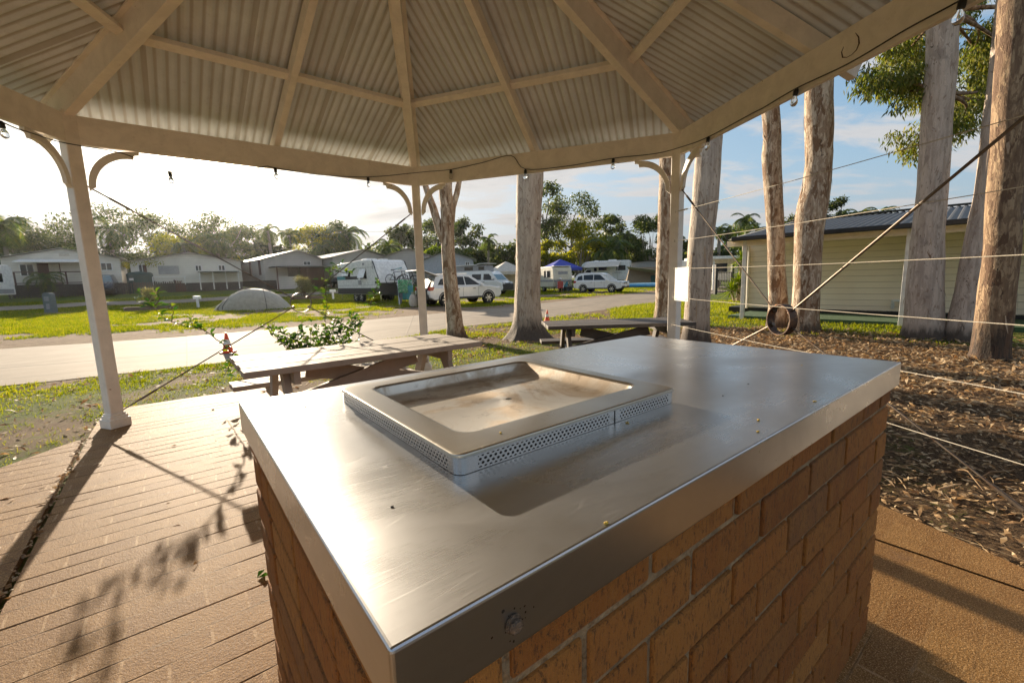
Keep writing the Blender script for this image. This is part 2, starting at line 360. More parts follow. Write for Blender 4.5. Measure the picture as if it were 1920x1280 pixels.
M['darkplast'] = pm('dark_plastic', (.035, .034, .034), .55); M['lamp'] = pm('lamp_lens', (.7, .72, .72), .12, bump=0); M['redlamp'] = pm('red_lens', (.42, .03, .02), .15, bump=0)
M['grey'] = pm('grey_panel', (.30, .30, .31), .5); M['teal'] = pm('teal_panel', (.05, .26, .30), .4); M['chrome'] = pm('chrome', (.6, .6, .6), .2, 1., bump=0)
M['tent'] = pm('tent_fabric', (.40, .36, .285), .7, var=.1, bump=.3, bscale=12); M['tentdark'] = pm('tent_dark_fabric', (.10, .09, .075), .75)
M['khaki'] = pm('khaki_canvas', (.20, .15, .095), .85, bump=.3); M['canvas'] = pm('cream_canvas', (.55, .5, .42), .8, bump=.25, bscale=14); M['green_canvas'] = pm('green_canvas', (.03, .075, .065), .8)
M['blue'] = pm('blue_canopy', (.035, .055, .36), .6, bump=.25, bscale=10); M['blue_plastic'] = pm('blue_vinyl', (.05, .26, .52), .35)
M['orange'] = pm('cone_orange', (.78, .085, .02), .5, var=.1); M['wall'] = mat_boards('cabin_boards', (.74, .70, .62)); M['wall_grey'] = mat_boards('cabin_boards_grey', (.50, .465, .43))
M['roofpale'] = pm('pale_roof', (.48, .45, .41), .4, .3); M['under'] = pm('dark_skirting', (.075, .066, .056), .85, col2=(.14, .12, .10)); M['window'] = pm('cabin_window', (.05, .05, .05), .12, bump=0)
M['brown'] = pm('brown_paint', (.10, .045, .03), .6); M['pedestal'] = pm('pedestal_grey', (.13, .155, .16), .6); M['timberlog'] = pm('sleeper_timber', (.16, .115, .08), .85, bump=.5)
M['weather'] = None
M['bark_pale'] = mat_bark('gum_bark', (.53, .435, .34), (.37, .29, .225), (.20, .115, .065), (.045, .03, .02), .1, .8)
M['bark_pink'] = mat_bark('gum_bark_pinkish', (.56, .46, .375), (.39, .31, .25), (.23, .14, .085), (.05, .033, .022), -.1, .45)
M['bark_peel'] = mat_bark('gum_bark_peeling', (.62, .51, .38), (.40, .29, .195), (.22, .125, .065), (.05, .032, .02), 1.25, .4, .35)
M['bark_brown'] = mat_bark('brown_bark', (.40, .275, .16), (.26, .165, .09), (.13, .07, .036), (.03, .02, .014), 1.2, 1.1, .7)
M['bark_far'] = pm('far_bark', (.30, .245, .19), .85, stretch=(1, 1, .2), scale=4)
M['gum'] = leafmat('gum_leaf', [(.020, .038, .010), (.050, .080, .018), (.10, .125, .03), (.16, .16, .045)], .33)
M['gum_near'] = leafmat('gum_leaf_near', [(.035, .06, .012), (.085, .115, .022), (.17, .18, .035), (.24, .22, .06)], .45, nscale=1.5)
M['dense'] = leafmat('dark_leaf', [(.012, .024, .008), (.03, .05, .013), (.06, .08, .02), (.11, .12, .03)], .38)
M['yellowleaf'] = leafmat('yellow_leaf', [(.06, .085, .008), (.16, .18, .012), (.28, .27, .02), (.36, .31, .03)], .5, nscale=1.2)
M['palm'] = leafmat('palm_leaf', [(.02, .045, .012), (.05, .085, .018), (.10, .14, .03), (.18, .17, .05)], .42)
M['vine'] = leafmat('vine_leaf', [(.014, .04, .008), (.03, .08, .014), (.07, .14, .02), (.18, .22, .035)], .42, .35, 9.)
M['shrub'] = leafmat('shrub_leaf', [(.07, .075, .03), (.14, .14, .05), (.22, .21, .08), (.28, .26, .11)], .4)
M['blade'] = leafmat('grass_blade', [(.05, .075, .008), (.115, .15, .012), (.20, .225, .02), (.30, .27, .05)], .5, .6, .6)
M['drylf'] = leafmat('dry_leaf', [(.10, .055, .025), (.25, .15, .07), (.42, .29, .155), (.60, .48, .31)], .22, .65, 14.)
M['ground'] = mat_ground('ground_soil'); M['road'] = mat_road('road_concrete')
M['crumb'] = pm('crumb', (.62, .42, .06), .7, var=.2, scale=200); M['char'] = pm('char', (.02, .016, .012), .9)
def _glass():
    m, t = nt('bulb_glass'); n = N(t); co = n('ShaderNodeTexCoord').outputs['Object']
    n.out(n.pbr((1, .98, .94), n.math('MULTIPLY', n.noise(co, 30, 2), .06), 0, **{'Transmission Weight': 1., 'IOR': 1.3})); return m
M['glass'] = _glass()
def _wb():
    m, t = nt('weatherboard'); n = N(t); co = n('ShaderNodeTexCoord').outputs['Object']; z = n('ShaderNodeSeparateXYZ', {0: co}).outputs[2]
    f = n.math('FRACT', n.math('DIVIDE', z, .17)); a = n.noise(co, 1.4, 5); gap = n.step(f, .07, .03)
    c = n.mix(n.step(a, .3, .7), (.86, .76, .60), (.90, .81, .65)); c = n.mix(n.math('MULTIPLY', gap, .6), c, (.22, .18, .12))
    n.out(n.pbr(c, .6, 0, n.bump(n.math('SUBTRACT', n.math('MULTIPLY', f, -.8), gap), .8, .018))); return m
M['weather'] = _wb()
M['roofdark'] = pm('dark_roof_sheet', (.085, .083, .083), .55, .1, var=.15); M['gutter'] = pm('black_gutter', (.02, .02, .022), .4)
M['panel'] = pm('cream_panel', (.88, .79, .64), .6, var=.05); M['turf'] = pm('green_turf_mat', (.055, .11, .05), .95, bump=.8, bscale=120)
M['towel'] = pm('green_towel', (.09, .30, .16), .9, .0, .5, 9, .4, 60, col2=(.55, .6, .5)); M['jeans'] = pm('grey_cloth', (.20, .21, .25), .85); M['skin'] = pm('skin', (.50, .30, .21), .55, var=.05, bump=.02)
M['redcloth'] = pm('red_cloth', (.40, .08, .06), .85); M['stripe'] = pm('faded_stripe_cloth', (.30, .24, .30), .85, col2=(.14, .2, .36), scale=3, stretch=(1, 1, 5))
# ------------------------------------------------------------------ gazebo frame of reference
GC = Vector((-.7064, 2.8684, 0)); GR = 3.328; HB = 2.568
GV = [GC+GR*Vector((math.cos(2.7816-k*math.pi/3), math.sin(2.7816-k*math.pi/3), 0)) for k in range(6)]
AP = GR*math.cos(math.pi/6); SLP = .434; ZT = 2.985          # top of the rafters above the beam line
def ztop(a): return ZT+SLP*(AP-a)
def bay(i, t, z, off=0.):
    a, b = GV[i % 6], GV[(i+1) % 6]; d = (b-a).normalized(); inw = Vector((d.y, -d.x, 0))
    if inw.dot(GC-a) < 0: inw = -inw
    p = a.lerp(b, t)+inw*off; return Vector((p.x, p.y, z))
def bayhit(px, py, i, off=0.):
    p = bay(i, 0, 0, off); q = bay(i, 1, 0, off); d = q-p; nn = Vector((-d.y, d.x, 0)); r = ray(px, py); o = Vector((0, 0, CH))
    return o+r*((p-o).dot(nn)/r.dot(nn))

gz = thing('gazebo', 'cream timber gazebo with corrugated metal roof, turned brackets and rod bracing', 'gazebo', GC)
def gl(p): return Vector(p)-GC
for k in range(6):
    v = gl(GV[k]); ang = math.atan2(v.y, v.x); m3 = Matrix.Rotation(ang, 3, 'Z')
    b = MB(); b.box(v+Vector((0, 0, 1.42)), (.108, .108, 2.84), ang)
    p = b.build('post', M['timber'], gz, bevel=.009)
    b = MB(); b.box(v+Vector((0, 0, .042)), (.172, .172, .084), ang); b.box(v+Vector((0, 0, .099)), (.148, .148, .03), ang); b.box(v+Vector((0, 0, .124)), (.128, .128, .02), ang)
    b.build('post_base', M['timber'], p, bevel=.006)
    a, c = gl(GV[k]), gl(GV[(k+1) % 6]); d = (c-a).normalized(); zz = Vector((0, 0, HB+.121))
    b = MB(); b.bar(a+d*.058+zz, c-d*.058+zz, .044, .242); b.build('beam', M['timber'], gz, bevel=.004)
    nrm = Vector((-d.y, d.x, 0))
    for s, o in ((1, a), (-1, c)):
        poly = []
        for j in range(13):
            t = R(90+90*j/12); poly.append((.345+.318*math.cos(t), -.352+.345*math.sin(t)))
        poly += [(.03, -.385), (.068, -.352)]
        for j in range(13):
            t = R(180-90*j/12); poly.append((.345+.268*math.cos(t), -.352+.282*math.sin(t)))
        poly += [(.36, -.075), (.372, -.035), (.41, -.028), (.41, 0)]
        b = MB(); b.prism(poly, o+d*s*.05+Vector((0, 0, HB-.001)), d*s, Vector((0, 0, 1)), nrm*.036)
        b.build('bracket', M['timber'], gz, bevel=.003, ang=50)
    # rafters: hips over the posts, jack rafters over the middle of each beam
    hd = gl(GV[k]).normalized()
    def hp(r, dz): return hd*r+Vector((0, 0, ztop(r*math.cos(math.pi/6))+dz))
    b = MB(); b.bar(hp(GR+.46, -.105), hp(.09, -.105), .078, .19); b.bar(hp(GR+.46, .004), hp(.09, .004), .15, .02)
    b.build('hip_rafter', M['timber'], gz, bevel=.004)
    md = ((a+c)/2).normalized()
    def mp_(r, dz): return md*r+Vector((0, 0, ztop(r)+dz))
    b = MB(); b.bar(mp_(AP+.42, -.077), mp_(.16, -.077), .062, .135); b.build('jack_rafter', M['timber'], gz, bevel=.004)
    for r0 in (.725, .37):
        ra = r0*GR; sd = Vector((-md.y, md.x, 0)); sd = sd if sd.dot(c-a) > 0 else -sd
        aa = ra*math.cos(math.pi/6); hw = ra*.5
        for s in (-1, 1):
            e0 = md*aa+sd*s*.033+Vector((0, 0, ztop(aa)-.062)); e1 = md*aa+sd*s*(hw-.05)+Vector((0, 0, ztop(aa)-.062))
            up = (md*SLP+Vector((0, 0, 1))).normalized()
            b = MB(); b.bar(e0, e1, .078, .05, up); b.build('purlin', M['timber'], gz, bevel=.003)
    # corrugated sheet of this face
    ev = AP+.44; half = ev*math.tan(math.pi/6); pitch = .083; nn = int(2*half/pitch*8); vs, fs, gv = [], [], []
    sd = Vector((-md.y, md.x, 0)); up = (md*SLP+Vector((0, 0, 1))).normalized()
    for i in range(nn+1):
        u = -half+2*half*i/nn; amax = max(.08, abs(u)/math.tan(math.pi/6)); ph = math.sin(2*math.pi*u/pitch)
        for j in range(9):
            aa = ev+(amax-ev)*j/8; aa = max(aa, amax)
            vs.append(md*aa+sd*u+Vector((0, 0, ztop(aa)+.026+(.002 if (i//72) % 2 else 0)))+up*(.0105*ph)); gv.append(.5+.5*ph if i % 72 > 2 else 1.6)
    for i in range(nn):
        for j in range(8): fs.append((i*9+j, (i+1)*9+j, (i+1)*9+j+1, i*9+j+1))
    b = MB(); b.add(vs, fs); o = b.build('roof_sheet', M['sheet'], gz, smooth='all')
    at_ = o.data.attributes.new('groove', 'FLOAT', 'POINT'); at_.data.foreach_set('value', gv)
    s_ = o.modifiers.new('Solid', 'SOLIDIFY'); s_.thickness = .0015; s_.offset = 1
b = MB(); b.lathe([(.0, ztop(0)+.30), (.03, ztop(0)+.27), (.05, ztop(0)+.16), (.24, ztop(0)+.06), (.26, ztop(0)+.0)][::-1], n=12); b.build('roof_cap', M['sheet'], gz, smooth=True)
b = MB(); b.lathe([(.085, ztop(0)-.30), (.085, ztop(0)-.02)], n=6); b.build('king_post', M['timber'], gz)
# rod bracing with a ring at the crossing (two bays)
for i, tc, zc in ((0, .525, 1.085), (2, .478, .925)):
    cn = bay(i, tc, zc); a = bay(i, 0, 0); q = bay(i, 1, 0); d = (q-a).normalized(); nr = Vector((-d.y, d.x, 0))
    m3 = Matrix((d, Vector((0, 0, 1)), nr)).transposed(); rr = .122 if i == 2 else .118; hwid = .034 if i == 2 else .012
    b = MB(); prof = [(rr, -hwid), (rr, hwid), (rr-.008, hwid), (rr-.008, -hwid), (rr, -hwid)]
    vs, fs = [], []
    for r_, z_ in prof[:-1]:
        for j in range(40): vs.append(m3@Vector((r_*math.cos(j*math.pi/20), r_*math.sin(j*math.pi/20), z_))+cn)
    for e in range(4):
        for j in range(40): fs.append((e*40+j, e*40+(j+1) % 40, ((e+1) % 4)*40+(j+1) % 40, ((e+1) % 4)*40+j))
    b.add(vs, fs); b.build('brace_ring', M['rust'] if i == 2 else M['rod'], gz, smooth=True, off=GC)
    for t, z in ((.02, 2.22), (.98, 2.22), (.02, .15), (.98, .10)):
        e = bay(i, t, z); dr = (e-cn).normalized(); s0 = cn+dr*(rr-.02)
        b = MB(); b.tube([s0, e], .0062 if not (i == 2 and t > .5 and z > 1) else .0085, 8)
        b.tube([e+(cn-e)*.08, e+(cn-e)*.16], .0105, 8); b.tube([s0-dr*.012, s0+dr*.01], .016, 6)
        b.build('brace_rod', M['rod'], gz, smooth=True, off=GC)

# the curved scrape on the inner face of the right-hand beam, and weathered marks on the timber
b = MB(); q_ = [bayhit(x, y, 2, .0226) for x, y in ((1604, 62), (1610, 70), (1611, 82), (1606, 94), (1597, 103), (1588, 108), (1580, 108), (1578, 98), (1582, 88))]
b.tube(q_, [.001, .004, .005, .003, .0015, .002, .004, .003, .0015], 6); b.build('scrape_mark', M['rust'], gz, off=GC)
# festoon lights along the inside of the beams
fl = thing('festoon_lights', 'black festoon cable with clear bulbs looped along the gazebo beams', 'string lights', GC)
pts = [bay(5, .05, 2.75, .07), bay(5, .35, 2.66, .07), bay(5, .62, 2.63, .06), bayhit(2, 228, 5, .05), bayhit(60, 250, 5, .06), bayhit(120, 268, 0, .08), bayhit(230, 288, 0, .07), bayhit(330, 326, 0, .06), bayhit(420, 330, 0, .06), bayhit(493, 313, 0, .04), bayhit(516, 315, 0, .04), bayhit(600, 328, 0, .04), bayhit(690, 332, 0, .04),
       bayhit(770, 325, 0, .075), bayhit(800, 322, 1, .06), bayhit(845, 318, 1, .04), bayhit(905, 305, 1, .04), bayhit(958, 292, 1, .04), bayhit(985, 317, 1, .04), bayhit(1060, 312, 1, .04), bayhit(1150, 297, 1, .04), bayhit(1230, 288, 1, .05), bayhit(1283, 274, 2, .075), bayhit(1328, 257, 2, .04),
       bayhit(1410, 213, 2, .04), bayhit(1430, 203, 2, .04), bayhit(1493, 166, 2, .04), bayhit(1590, 120, 2, .04), bayhit(1700, 55, 2, .04), bayhit(1806, -2, 2, .04), bay(2, .9, 2.62, .05), bay(3, .05, 2.66, .07), bay(3, .5, 2.62, .05), bay(3, .95, 2.65, .07)]
sm = []
for i in range(len(pts)-1):
    p0, p1, p2, p3 = pts[max(i-1, 0)], pts[i], pts[i+1], pts[min(i+2, len(pts)-1)]
    for j in range(5):
        t = j/5; sm.append(.5*((2*p1)+(p2-p0)*t+(2*p0-5*p1+4*p2-p3)*t*t+(3*p1-p0-3*p2+p3)*t**3))
sm.append(pts[-1]); b = MB(); b.tube(sm, .0042, 6); b.build('cable', M['black'], fl, smooth=True, off=GC)
for (px, py, i, lean) in ((2, 229, 5, 0), (318, 322, 0, .2), (516, 316, 0, .9), (690, 333, 0, .9), (845, 319, 1, .2), (985, 319, 1, .15), (1150, 298, 1, 0), (1328, 258, 2, 0), (1493, 168, 2, .05), (1806, -1, 2, 0)):
    c = bayhit(px, py, i, .042)-GC; inw = (-c); inw.z = 0; inw.normalize()
    dn = (Vector((0, 0, -1))+inw*.15).normalized(); q = dn.to_track_quat('Z', 'Y').to_matrix()
    b = MB(); b.lathe([(.007, -.008), (.015, 0), (.017, .012), (.017, .040), (.014, .044)], c, 12, M=q); s = b.build('socket', M['black'], fl, smooth=True)
    b = MB(); b.lathe([(.011, .042), (.013, .052), (.021, .070), (.0245, .086), (.023, .100), (.015, .112), (.004, .117)], c, 14, M=q); b.build('bulb', M['glass'], fl, smooth=True)

# cords strung between the two right-hand posts, and the white board hung on them
for z, d1 in ((1.97, 'topmost white cord'), (1.66, 'second highest white cord'), (1.36, 'white cord holding the top of the blank white board'), (1.045, 'white cord at the bottom of the blank white board'), (.735, 'second lowest white cord'), (.41, 'lowest white cord')):
    p, q = bay(2, .02, z, .056), bay(2, .985, z-.008, .056); b = MB(); sag = []
    for j in range(15):
        t = j/14; w = p.lerp(q, t); w.z -= .012*4*t*(1-t)+random.uniform(-.001, .001); sag.append(w)
    b.tube(sag, .0024, 6); b.tube([p+Vector((0, 0, .012)), p-Vector((0, 0, .012))], .006, 6)
    if z > 1.9: b.tube([sag[0].lerp(sag[1], .3), sag[1]], .008, 6)
    tag(b.build('cord', M['cord'], None, smooth=True), d1+' strung between the gazebo posts', 'cord', 'cords strung between the gazebo posts')
b = MB(); pa, pb = bay(2, .032, 0, .062), bay(2, .112, 0, .062)
dd = (pb-pa); nr = Vector((-dd.y, dd.x, 0)).normalized()*.004
b.prism([(0, 1.012), (1, 1.008), (1, 1.372), (0, 1.368)], pa, dd, (0, 0, 1), nr); M['board'] = pm('white_board', (.86, .85, .80), .4, bump=.02, var=.02)
wb = b.build('notice_board', M['board']); tag(wb, 'small blank white board hung on cords beside the gazebo post', 'sign board')
b = MB()
for t in (.12, .88):
    for z in (1.36, 1.03): c = pa.lerp(pb, t)+Vector((0, 0, z)); b.tube([c-nr, c+nr*1.8], .006, 8)
b.build('eyelet', M['rod'], wb)

# ------------------------------------------------------------------ barbecue bench
YAW = .66; BA = Vector((-.1113, .3295, 0)); BL, BW, BT, BB = 1.780, 1.031, .996, .917
DV = Vector((math.cos(YAW), math.sin(YAW), 0)); NV = Vector((-DV.y, DV.x, 0))
def bl(u, v, z=0.): return BA+DV*u+NV*v+Vector((0, 0, z))
bb = thing('barbecue_bench', 'brick barbecue bench with a folded stainless steel top', 'barbecue', BA, YAW)
i0 = .0165; x0, x1, y0, y1 = i0, BL-i0, i0, BW-i0
b = MB(); CO, J, BLEN = .094, .0115, .262; DEP = .115
for ci in range(10):
    za, zb = ci*CO+(J if ci else -.02), min((ci+1)*CO, BB-.002); odd = ci % 2
    def run(lo, hi, offset, fn):
        t = lo; first = True; nxt = lo+offset if offset > .05 else lo+BLEN
        while t < hi-.02:
            e = min(nxt, hi)
            if hi-e < .05: e = hi
            fn(t+(0 if t == lo else J/2), e-(0 if e >= hi else J/2)); t = e; nxt = e+BLEN
    jit = lambda: random.uniform(-.0028, .0022)
    dx = DEP+J; fo = .131 if odd else .262
    xa, xb = (x0, x1) if not odd else (x0+dx, x1-dx); ya, yb = (y0+dx, y1-dx) if not odd else (y0, y1)
    for yy, s in ((y0, 1), (y1, -1)):
        run(xa, xb, .248 if not odd else .262+.131-dx+.0, lambda p, q: b.box(((p+q)/2, yy+s*(DEP/2+jit()), (za+zb)/2+jit()*.4), (q-p+jit()*.5, DEP, zb-za+jit()*.3)))
    for xx, s in ((x0, 1), (x1, -1)):
        run(ya, yb, .131 if not odd else .262, lambda p, q: b.box((xx+s*(DEP/2+jit()), (p+q)/2, (za+zb)/2+jit()*.4), (DEP, q-p+jit()*.5, zb-za+jit()*.3)))
base = b.build('brick_base', M['brick'], bb, bevel=.005, seg=2)
b = MB(); b.box(((x0+x1)/2, (y0+y1)/2, BB/2-.012), (x1-x0-.014, y1-y0-.014, BB-.02)); b.build('mortar', M['mortar'], base)
b = MB(); b.box((BL/2, BW/2, (BT+BB)/2), (BL, BW, BT-BB)); b_ = None; top = b.build('steel_top', M['steel'], bb, bevel=.0042, seg=3)
_r = ray(960, 1135); _o = Vector((0, 0, CH)); uk = (_o+_r*((BA-_o).dot(NV)/_r.dot(NV))-BA).dot(DV); print('bolt', uk, (_o+_r*((BA-_o).dot(NV)/_r.dot(NV))).z)
b = MB(); q = Matrix.Rotation(R(90), 3, 'X'); b.lathe([(.0105, 0), (.0105, .002), (.0075, .003), (.0078, .006), (.0062, .009), (.0, .0095)], (uk, -.0005, .950), 14, M=q)
b.box((uk+.001, -.0085, .950), (.0125, .002, .003)); b.build('bolt', pm('worn_bolt', (.20, .15, .11), .55, .6, .4, 150, .8, 300, col2=(.03, .02, .015)), bb, smooth=True)

M['grime'] = pm('grime', (.035, .025, .018), .8, scale=90)
b = MB(); rs_ = random.Random(2)
for i in range(16):
    a_, d_ = rs_.uniform(0, 6.28), abs(rs_.gauss(0, .016))+.011; s_ = rs_.uniform(.0006, .002); cx_, cz_ = uk+d_*math.cos(a_)*1.1, .951+d_*math.sin(a_)*.9
    b.add([(cx_+s_*math.cos(j*1.05)*rs_.uniform(.6, 1.3), -.0004, cz_+s_*math.sin(j*1.05)*rs_.uniform(.6, 1.3)) for j in range(6)], [tuple(range(6))])
b.build('grime_spots', M['grime'], bb)
# hotplate set on the bench 
def rrect(x0, x1, y0, y1, r, z, k=6):
    o = []
    for cx, cy, a0 in ((x1-r, y1-r, 0), (x0+r, y1-r, 90), (x0+r, y0+r, 180), (x1-r, y0+r, 270)):
        for j in range(k+1): a = R(a0+90*j/k); o.append((cx+r*math.cos(a), cy+r*math.sin(a), z))
    return o
hx0, hx1, hy0, hy1, hz = .212, .835, .243, .842, BT
hpo = thing('barbecue_hotplate', 'square stainless hotplate with a stained sunken basin and punched steel skirt', 'hotplate', bl(0, 0, 0), YAW)
rings = [rrect(hx0+.006, hx1-.006, hy0+.006, hy1-.006, .016, hz+.0285), rrect(hx0, hx1, hy0, hy1, .02, hz+.0295), rrect(hx0, hx1, hy0, hy1, .02, hz+.0335), rrect(hx0+.001, hx1-.001, hy0+.001, hy1-.001, .019, hz+.0355), rrect(hx0+.004, hx1-.004, hy0+.004, hy1-.004, .017, hz+.0365), rrect(hx0+.007, hx1-.007, hy0+.007, hy1-.007, .016, hz+.03655), rrect(.268, .797, .316, .790, .036, hz+.0364),
         rrect(.272, .793, .320, .786, .034, hz+.0362), rrect(.274, .790, .322, .784, .033, hz+.0350), rrect(.277, .786, .325, .782, .03, hz+.0315)]
def lofted(rings, cap=False):
    vs = [v for r in rings for v in r]; k = len(rings[0]); fs = []
    for i in range(len(rings)-1):
        for j in range(k): q = (j+1) % k; fs.append((i*k+j, i*k+q, (i+1)*k+q, (i+1)*k+j))
    if cap: fs.append(tuple(range((len(rings)-1)*k, len(rings)*k)))
    return vs, fs
b = MB(); b.add(*lofted(rings)); b.build('rim', M['plate'], hpo, smooth=True)
r2 = [rings[-1], rrect(.281, .766, .330, .776, .03, hz+.010), rrect(.284, .752, .334, .772, .03, hz+.0045), rrect(.290, .740, .340, .766, .028, hz+.0030)]
nb = len(r2[0]); hole = (.548, .545)
hr = [(hole[0]+.0085*math.cos(2*math.pi*j/nb+.0), hole[1]+.0085*math.sin(2*math.pi*j/nb), hz+.0022) for j in range(nb)]
hr2 = [(x, y, hz+.0004) for x, y, z in hr]
b = MB(); b.add(*lofted(r2+[[((1-t)*p[0]+t*q[0], (1-t)*p[1]+t*q[1], (1-t)*p[2]+t*q[2]) for p, q in zip(r2[-1], hr)] for t in (.5, .9)]+[hr, hr2])); basin = b.build('basin', M['basin'], hpo, smooth=True)
b = MB(); b.add([(x, y, hz+.0008) for x, y, z in hr], [tuple(range(nb))]); b.build('drain_hole', M['char'], basin)
# skirt with punched holes
sk0 = rrect(hx0+.003, hx1-.003, hy0+.003, hy1-.003, .018, 0, 6); me = bpy.data.meshes.new('punched_skirt'); vs, fs, uvs = [], [], []
def seg(p, q, u0, u1):
    o = len(vs); vs.extend([(p[0], p[1], hz+.0008), (q[0], q[1], hz+.0008), (q[0], q[1], hz+.0278), (p[0], p[1], hz+.0278)]); fs.append((o, o+1, o+2, o+3))
    uvs.extend([(u0, 0), (u1, 0), (u1, .036), (u0, .036)])
k = len(sk0)
for j in range(k):
    p, q = Vector(sk0[j]), Vector(sk0[(j+1) % k]); L_ = (q-p).length
    if L_ < .1: seg(p, q, -.5, -.4); continue
    front = abs(p.y-q.y) < .001 and p.y < .3
    cuts = [(0, .022, 0), (.022, .352, 1), (.352, .388, 0), (.388, L_-.012, 1), (L_-.012, L_, 0)] if front else [(0, .012, 0), (.012, L_-.012, 1), (L_-.012, L_, 0)]
    for c0, c1, on in cuts: seg(p.lerp(q, c0/L_), p.lerp(q, c1/L_), c0 if on else -.5, c1 if on else -.5001)
me.from_pydata(vs, [], fs); ul = me.uv_layers.new(name='UVMap'); ul.data.foreach_set('uv', np.array(uvs, dtype=np.float32).ravel())
me.materials.append(M['perf']); skirt = link('punched_skirt', me, hpo)
b = MB(); b.box((hx0+.003+.018+.370, hy0+.0026, hz+.0143), (.0016, .0012, .0265)); b.build('skirt_joint', M['char'], skirt)
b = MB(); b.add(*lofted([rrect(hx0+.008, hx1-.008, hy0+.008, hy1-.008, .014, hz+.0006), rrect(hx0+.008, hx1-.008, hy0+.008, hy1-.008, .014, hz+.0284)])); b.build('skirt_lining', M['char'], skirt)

# scraps of food on the steel
ico = None
for i, (px, py, s, w) in enumerate(((1135, 981, .0035, 'largest yellow crumb near the front edge of the steel bench'), (1421, 788, .0035, 'yellow crumb by the right front edge of the steel bench'), (1421, 809, .003, 'pale yellow crumb just in front of another by the bench edge'), (1528, 753, .003, 'yellow crumb near the front edge on the right half of bench'), (1503, 685, .003, 'yellow crumb at the far right of the steel bench'), (1176, 793, .003, 'brown crumb beside the front skirt of the hotplate'), (939, 812, .003, 'pale crumb on the front rim of the hotplate'))):
    z = BT+(.0365 if py == 812 else 0); c = onz(px, py, z); b = MB(); rs = random.Random(i); s *= .72
    for _ in range(3): b.lathe([(.2*s, 0), (s*rs.uniform(.7, 1), .3*s), (s*rs.uniform(.5, .9), s*.9), (.2*s, 1.2*s)], c+Vector((rs.uniform(-s, s), rs.uniform(-s, s), 0)), 6)
    tag(b.build('food_crumb', M['crumb']), w, 'crumb', 'crumbs on the barbecue bench')
for i, (px, py, w) in enumerate(((735, 950, 'small black char flake near the left edge of the steel bench'), (1355, 742, 'larger black char flake in the middle of the right bench half'), (1403, 720, 'tiny black char flake on the far right of the bench'), (573, 763, 'tiny black char flake in the bright left corner of bench'))):
    c = onz(px, py, BT); b = MB(); b.box(c+Vector((0, 0, .0006)), (.0036, .0018, .0012), i); b.box(c+Vector((.001, .0006, .0008)), (.0018, .0018, .0014), i*2)
    tag(b.build('char_flake', M['char']), w, 'char flake', 'char flakes on the barbecue bench')

# ------------------------------------------------------------------ picnic tables
def picnic(mat, L=1.85, W=.86, z=.75, sz=.45, so=.80, sw=.29, label='', loc=(0, 0, 0), rz=0, nb=5, dark=False, group=None):
    t = thing('picnic_table', label, 'picnic table', loc, rz, group)
    w = W/nb
    for k in range(nb):
        y = -W/2+w*(k+.5); b = MB(); j = random.uniform(-.006, .006); b.box((j, y, z-.022+random.uniform(-.001, .001)), (L, w-.007, .044)); b.build('top_board', mat, t, bevel=.004)
    for s in (-1, 1):
        for k in range(2):
            b = MB(); b.box((random.uniform(-.008, .008), s*(so-sw/4+k*sw/2), sz-.021), (L-.02, sw/2-.006, .042)); b.build('seat_board', mat, t, bevel=.004)
    ex = L/2-.27
    for s in (-1, 1):
        for q in (-1, 1):
            b = MB(); b.bar((s*ex, q*.17, z-.05), (s*ex, q*.56, 0), .045, .105, (0, q, .5)); b.build('leg', mat, t, bevel=.003)
        b = MB(); b.bar((s*(ex-.046), -so-.12, sz-.09), (s*(ex-.046), so+.12, sz-.09), .043, .10); b.build('seat_bearer', mat, t, bevel=.003)
        b = MB(); b.bar((s*(ex-.046), -W/2+.04, z-.092), (s*(ex-.046), W/2-.04, z-.092), .043, .09); b.build('top_bearer', mat, t, bevel=.003)
    for s in (-1, 1):
        b = MB(); b.bar((s*(ex-.07), s*.025, sz-.06), (-s*(ex-.20), s*.025, z-.115), .042, .125, (0, 0, 1)); b.build('brace', mat, t, bevel=.003)
    return t
tc = (Vector((-2.25, 3.42, 0))+Vector((-1.713, 2.728, 0))+Vector((-.263, 3.871, 0))+Vector((-.80, 4.58, 0)))/4
picnic(M['grey_timber'], loc=(tc.x, tc.y, 0), rz=.662, label='weathered grey picnic table behind the barbecue bench, under the gazebo edge')
picnic(M['dark_timber'], L=1.80, W=.70, so=.62, sw=.27, loc=(1.32, 5.55, -.03), rz=.03, label='dark brown picnic table beyond the right gazebo post')

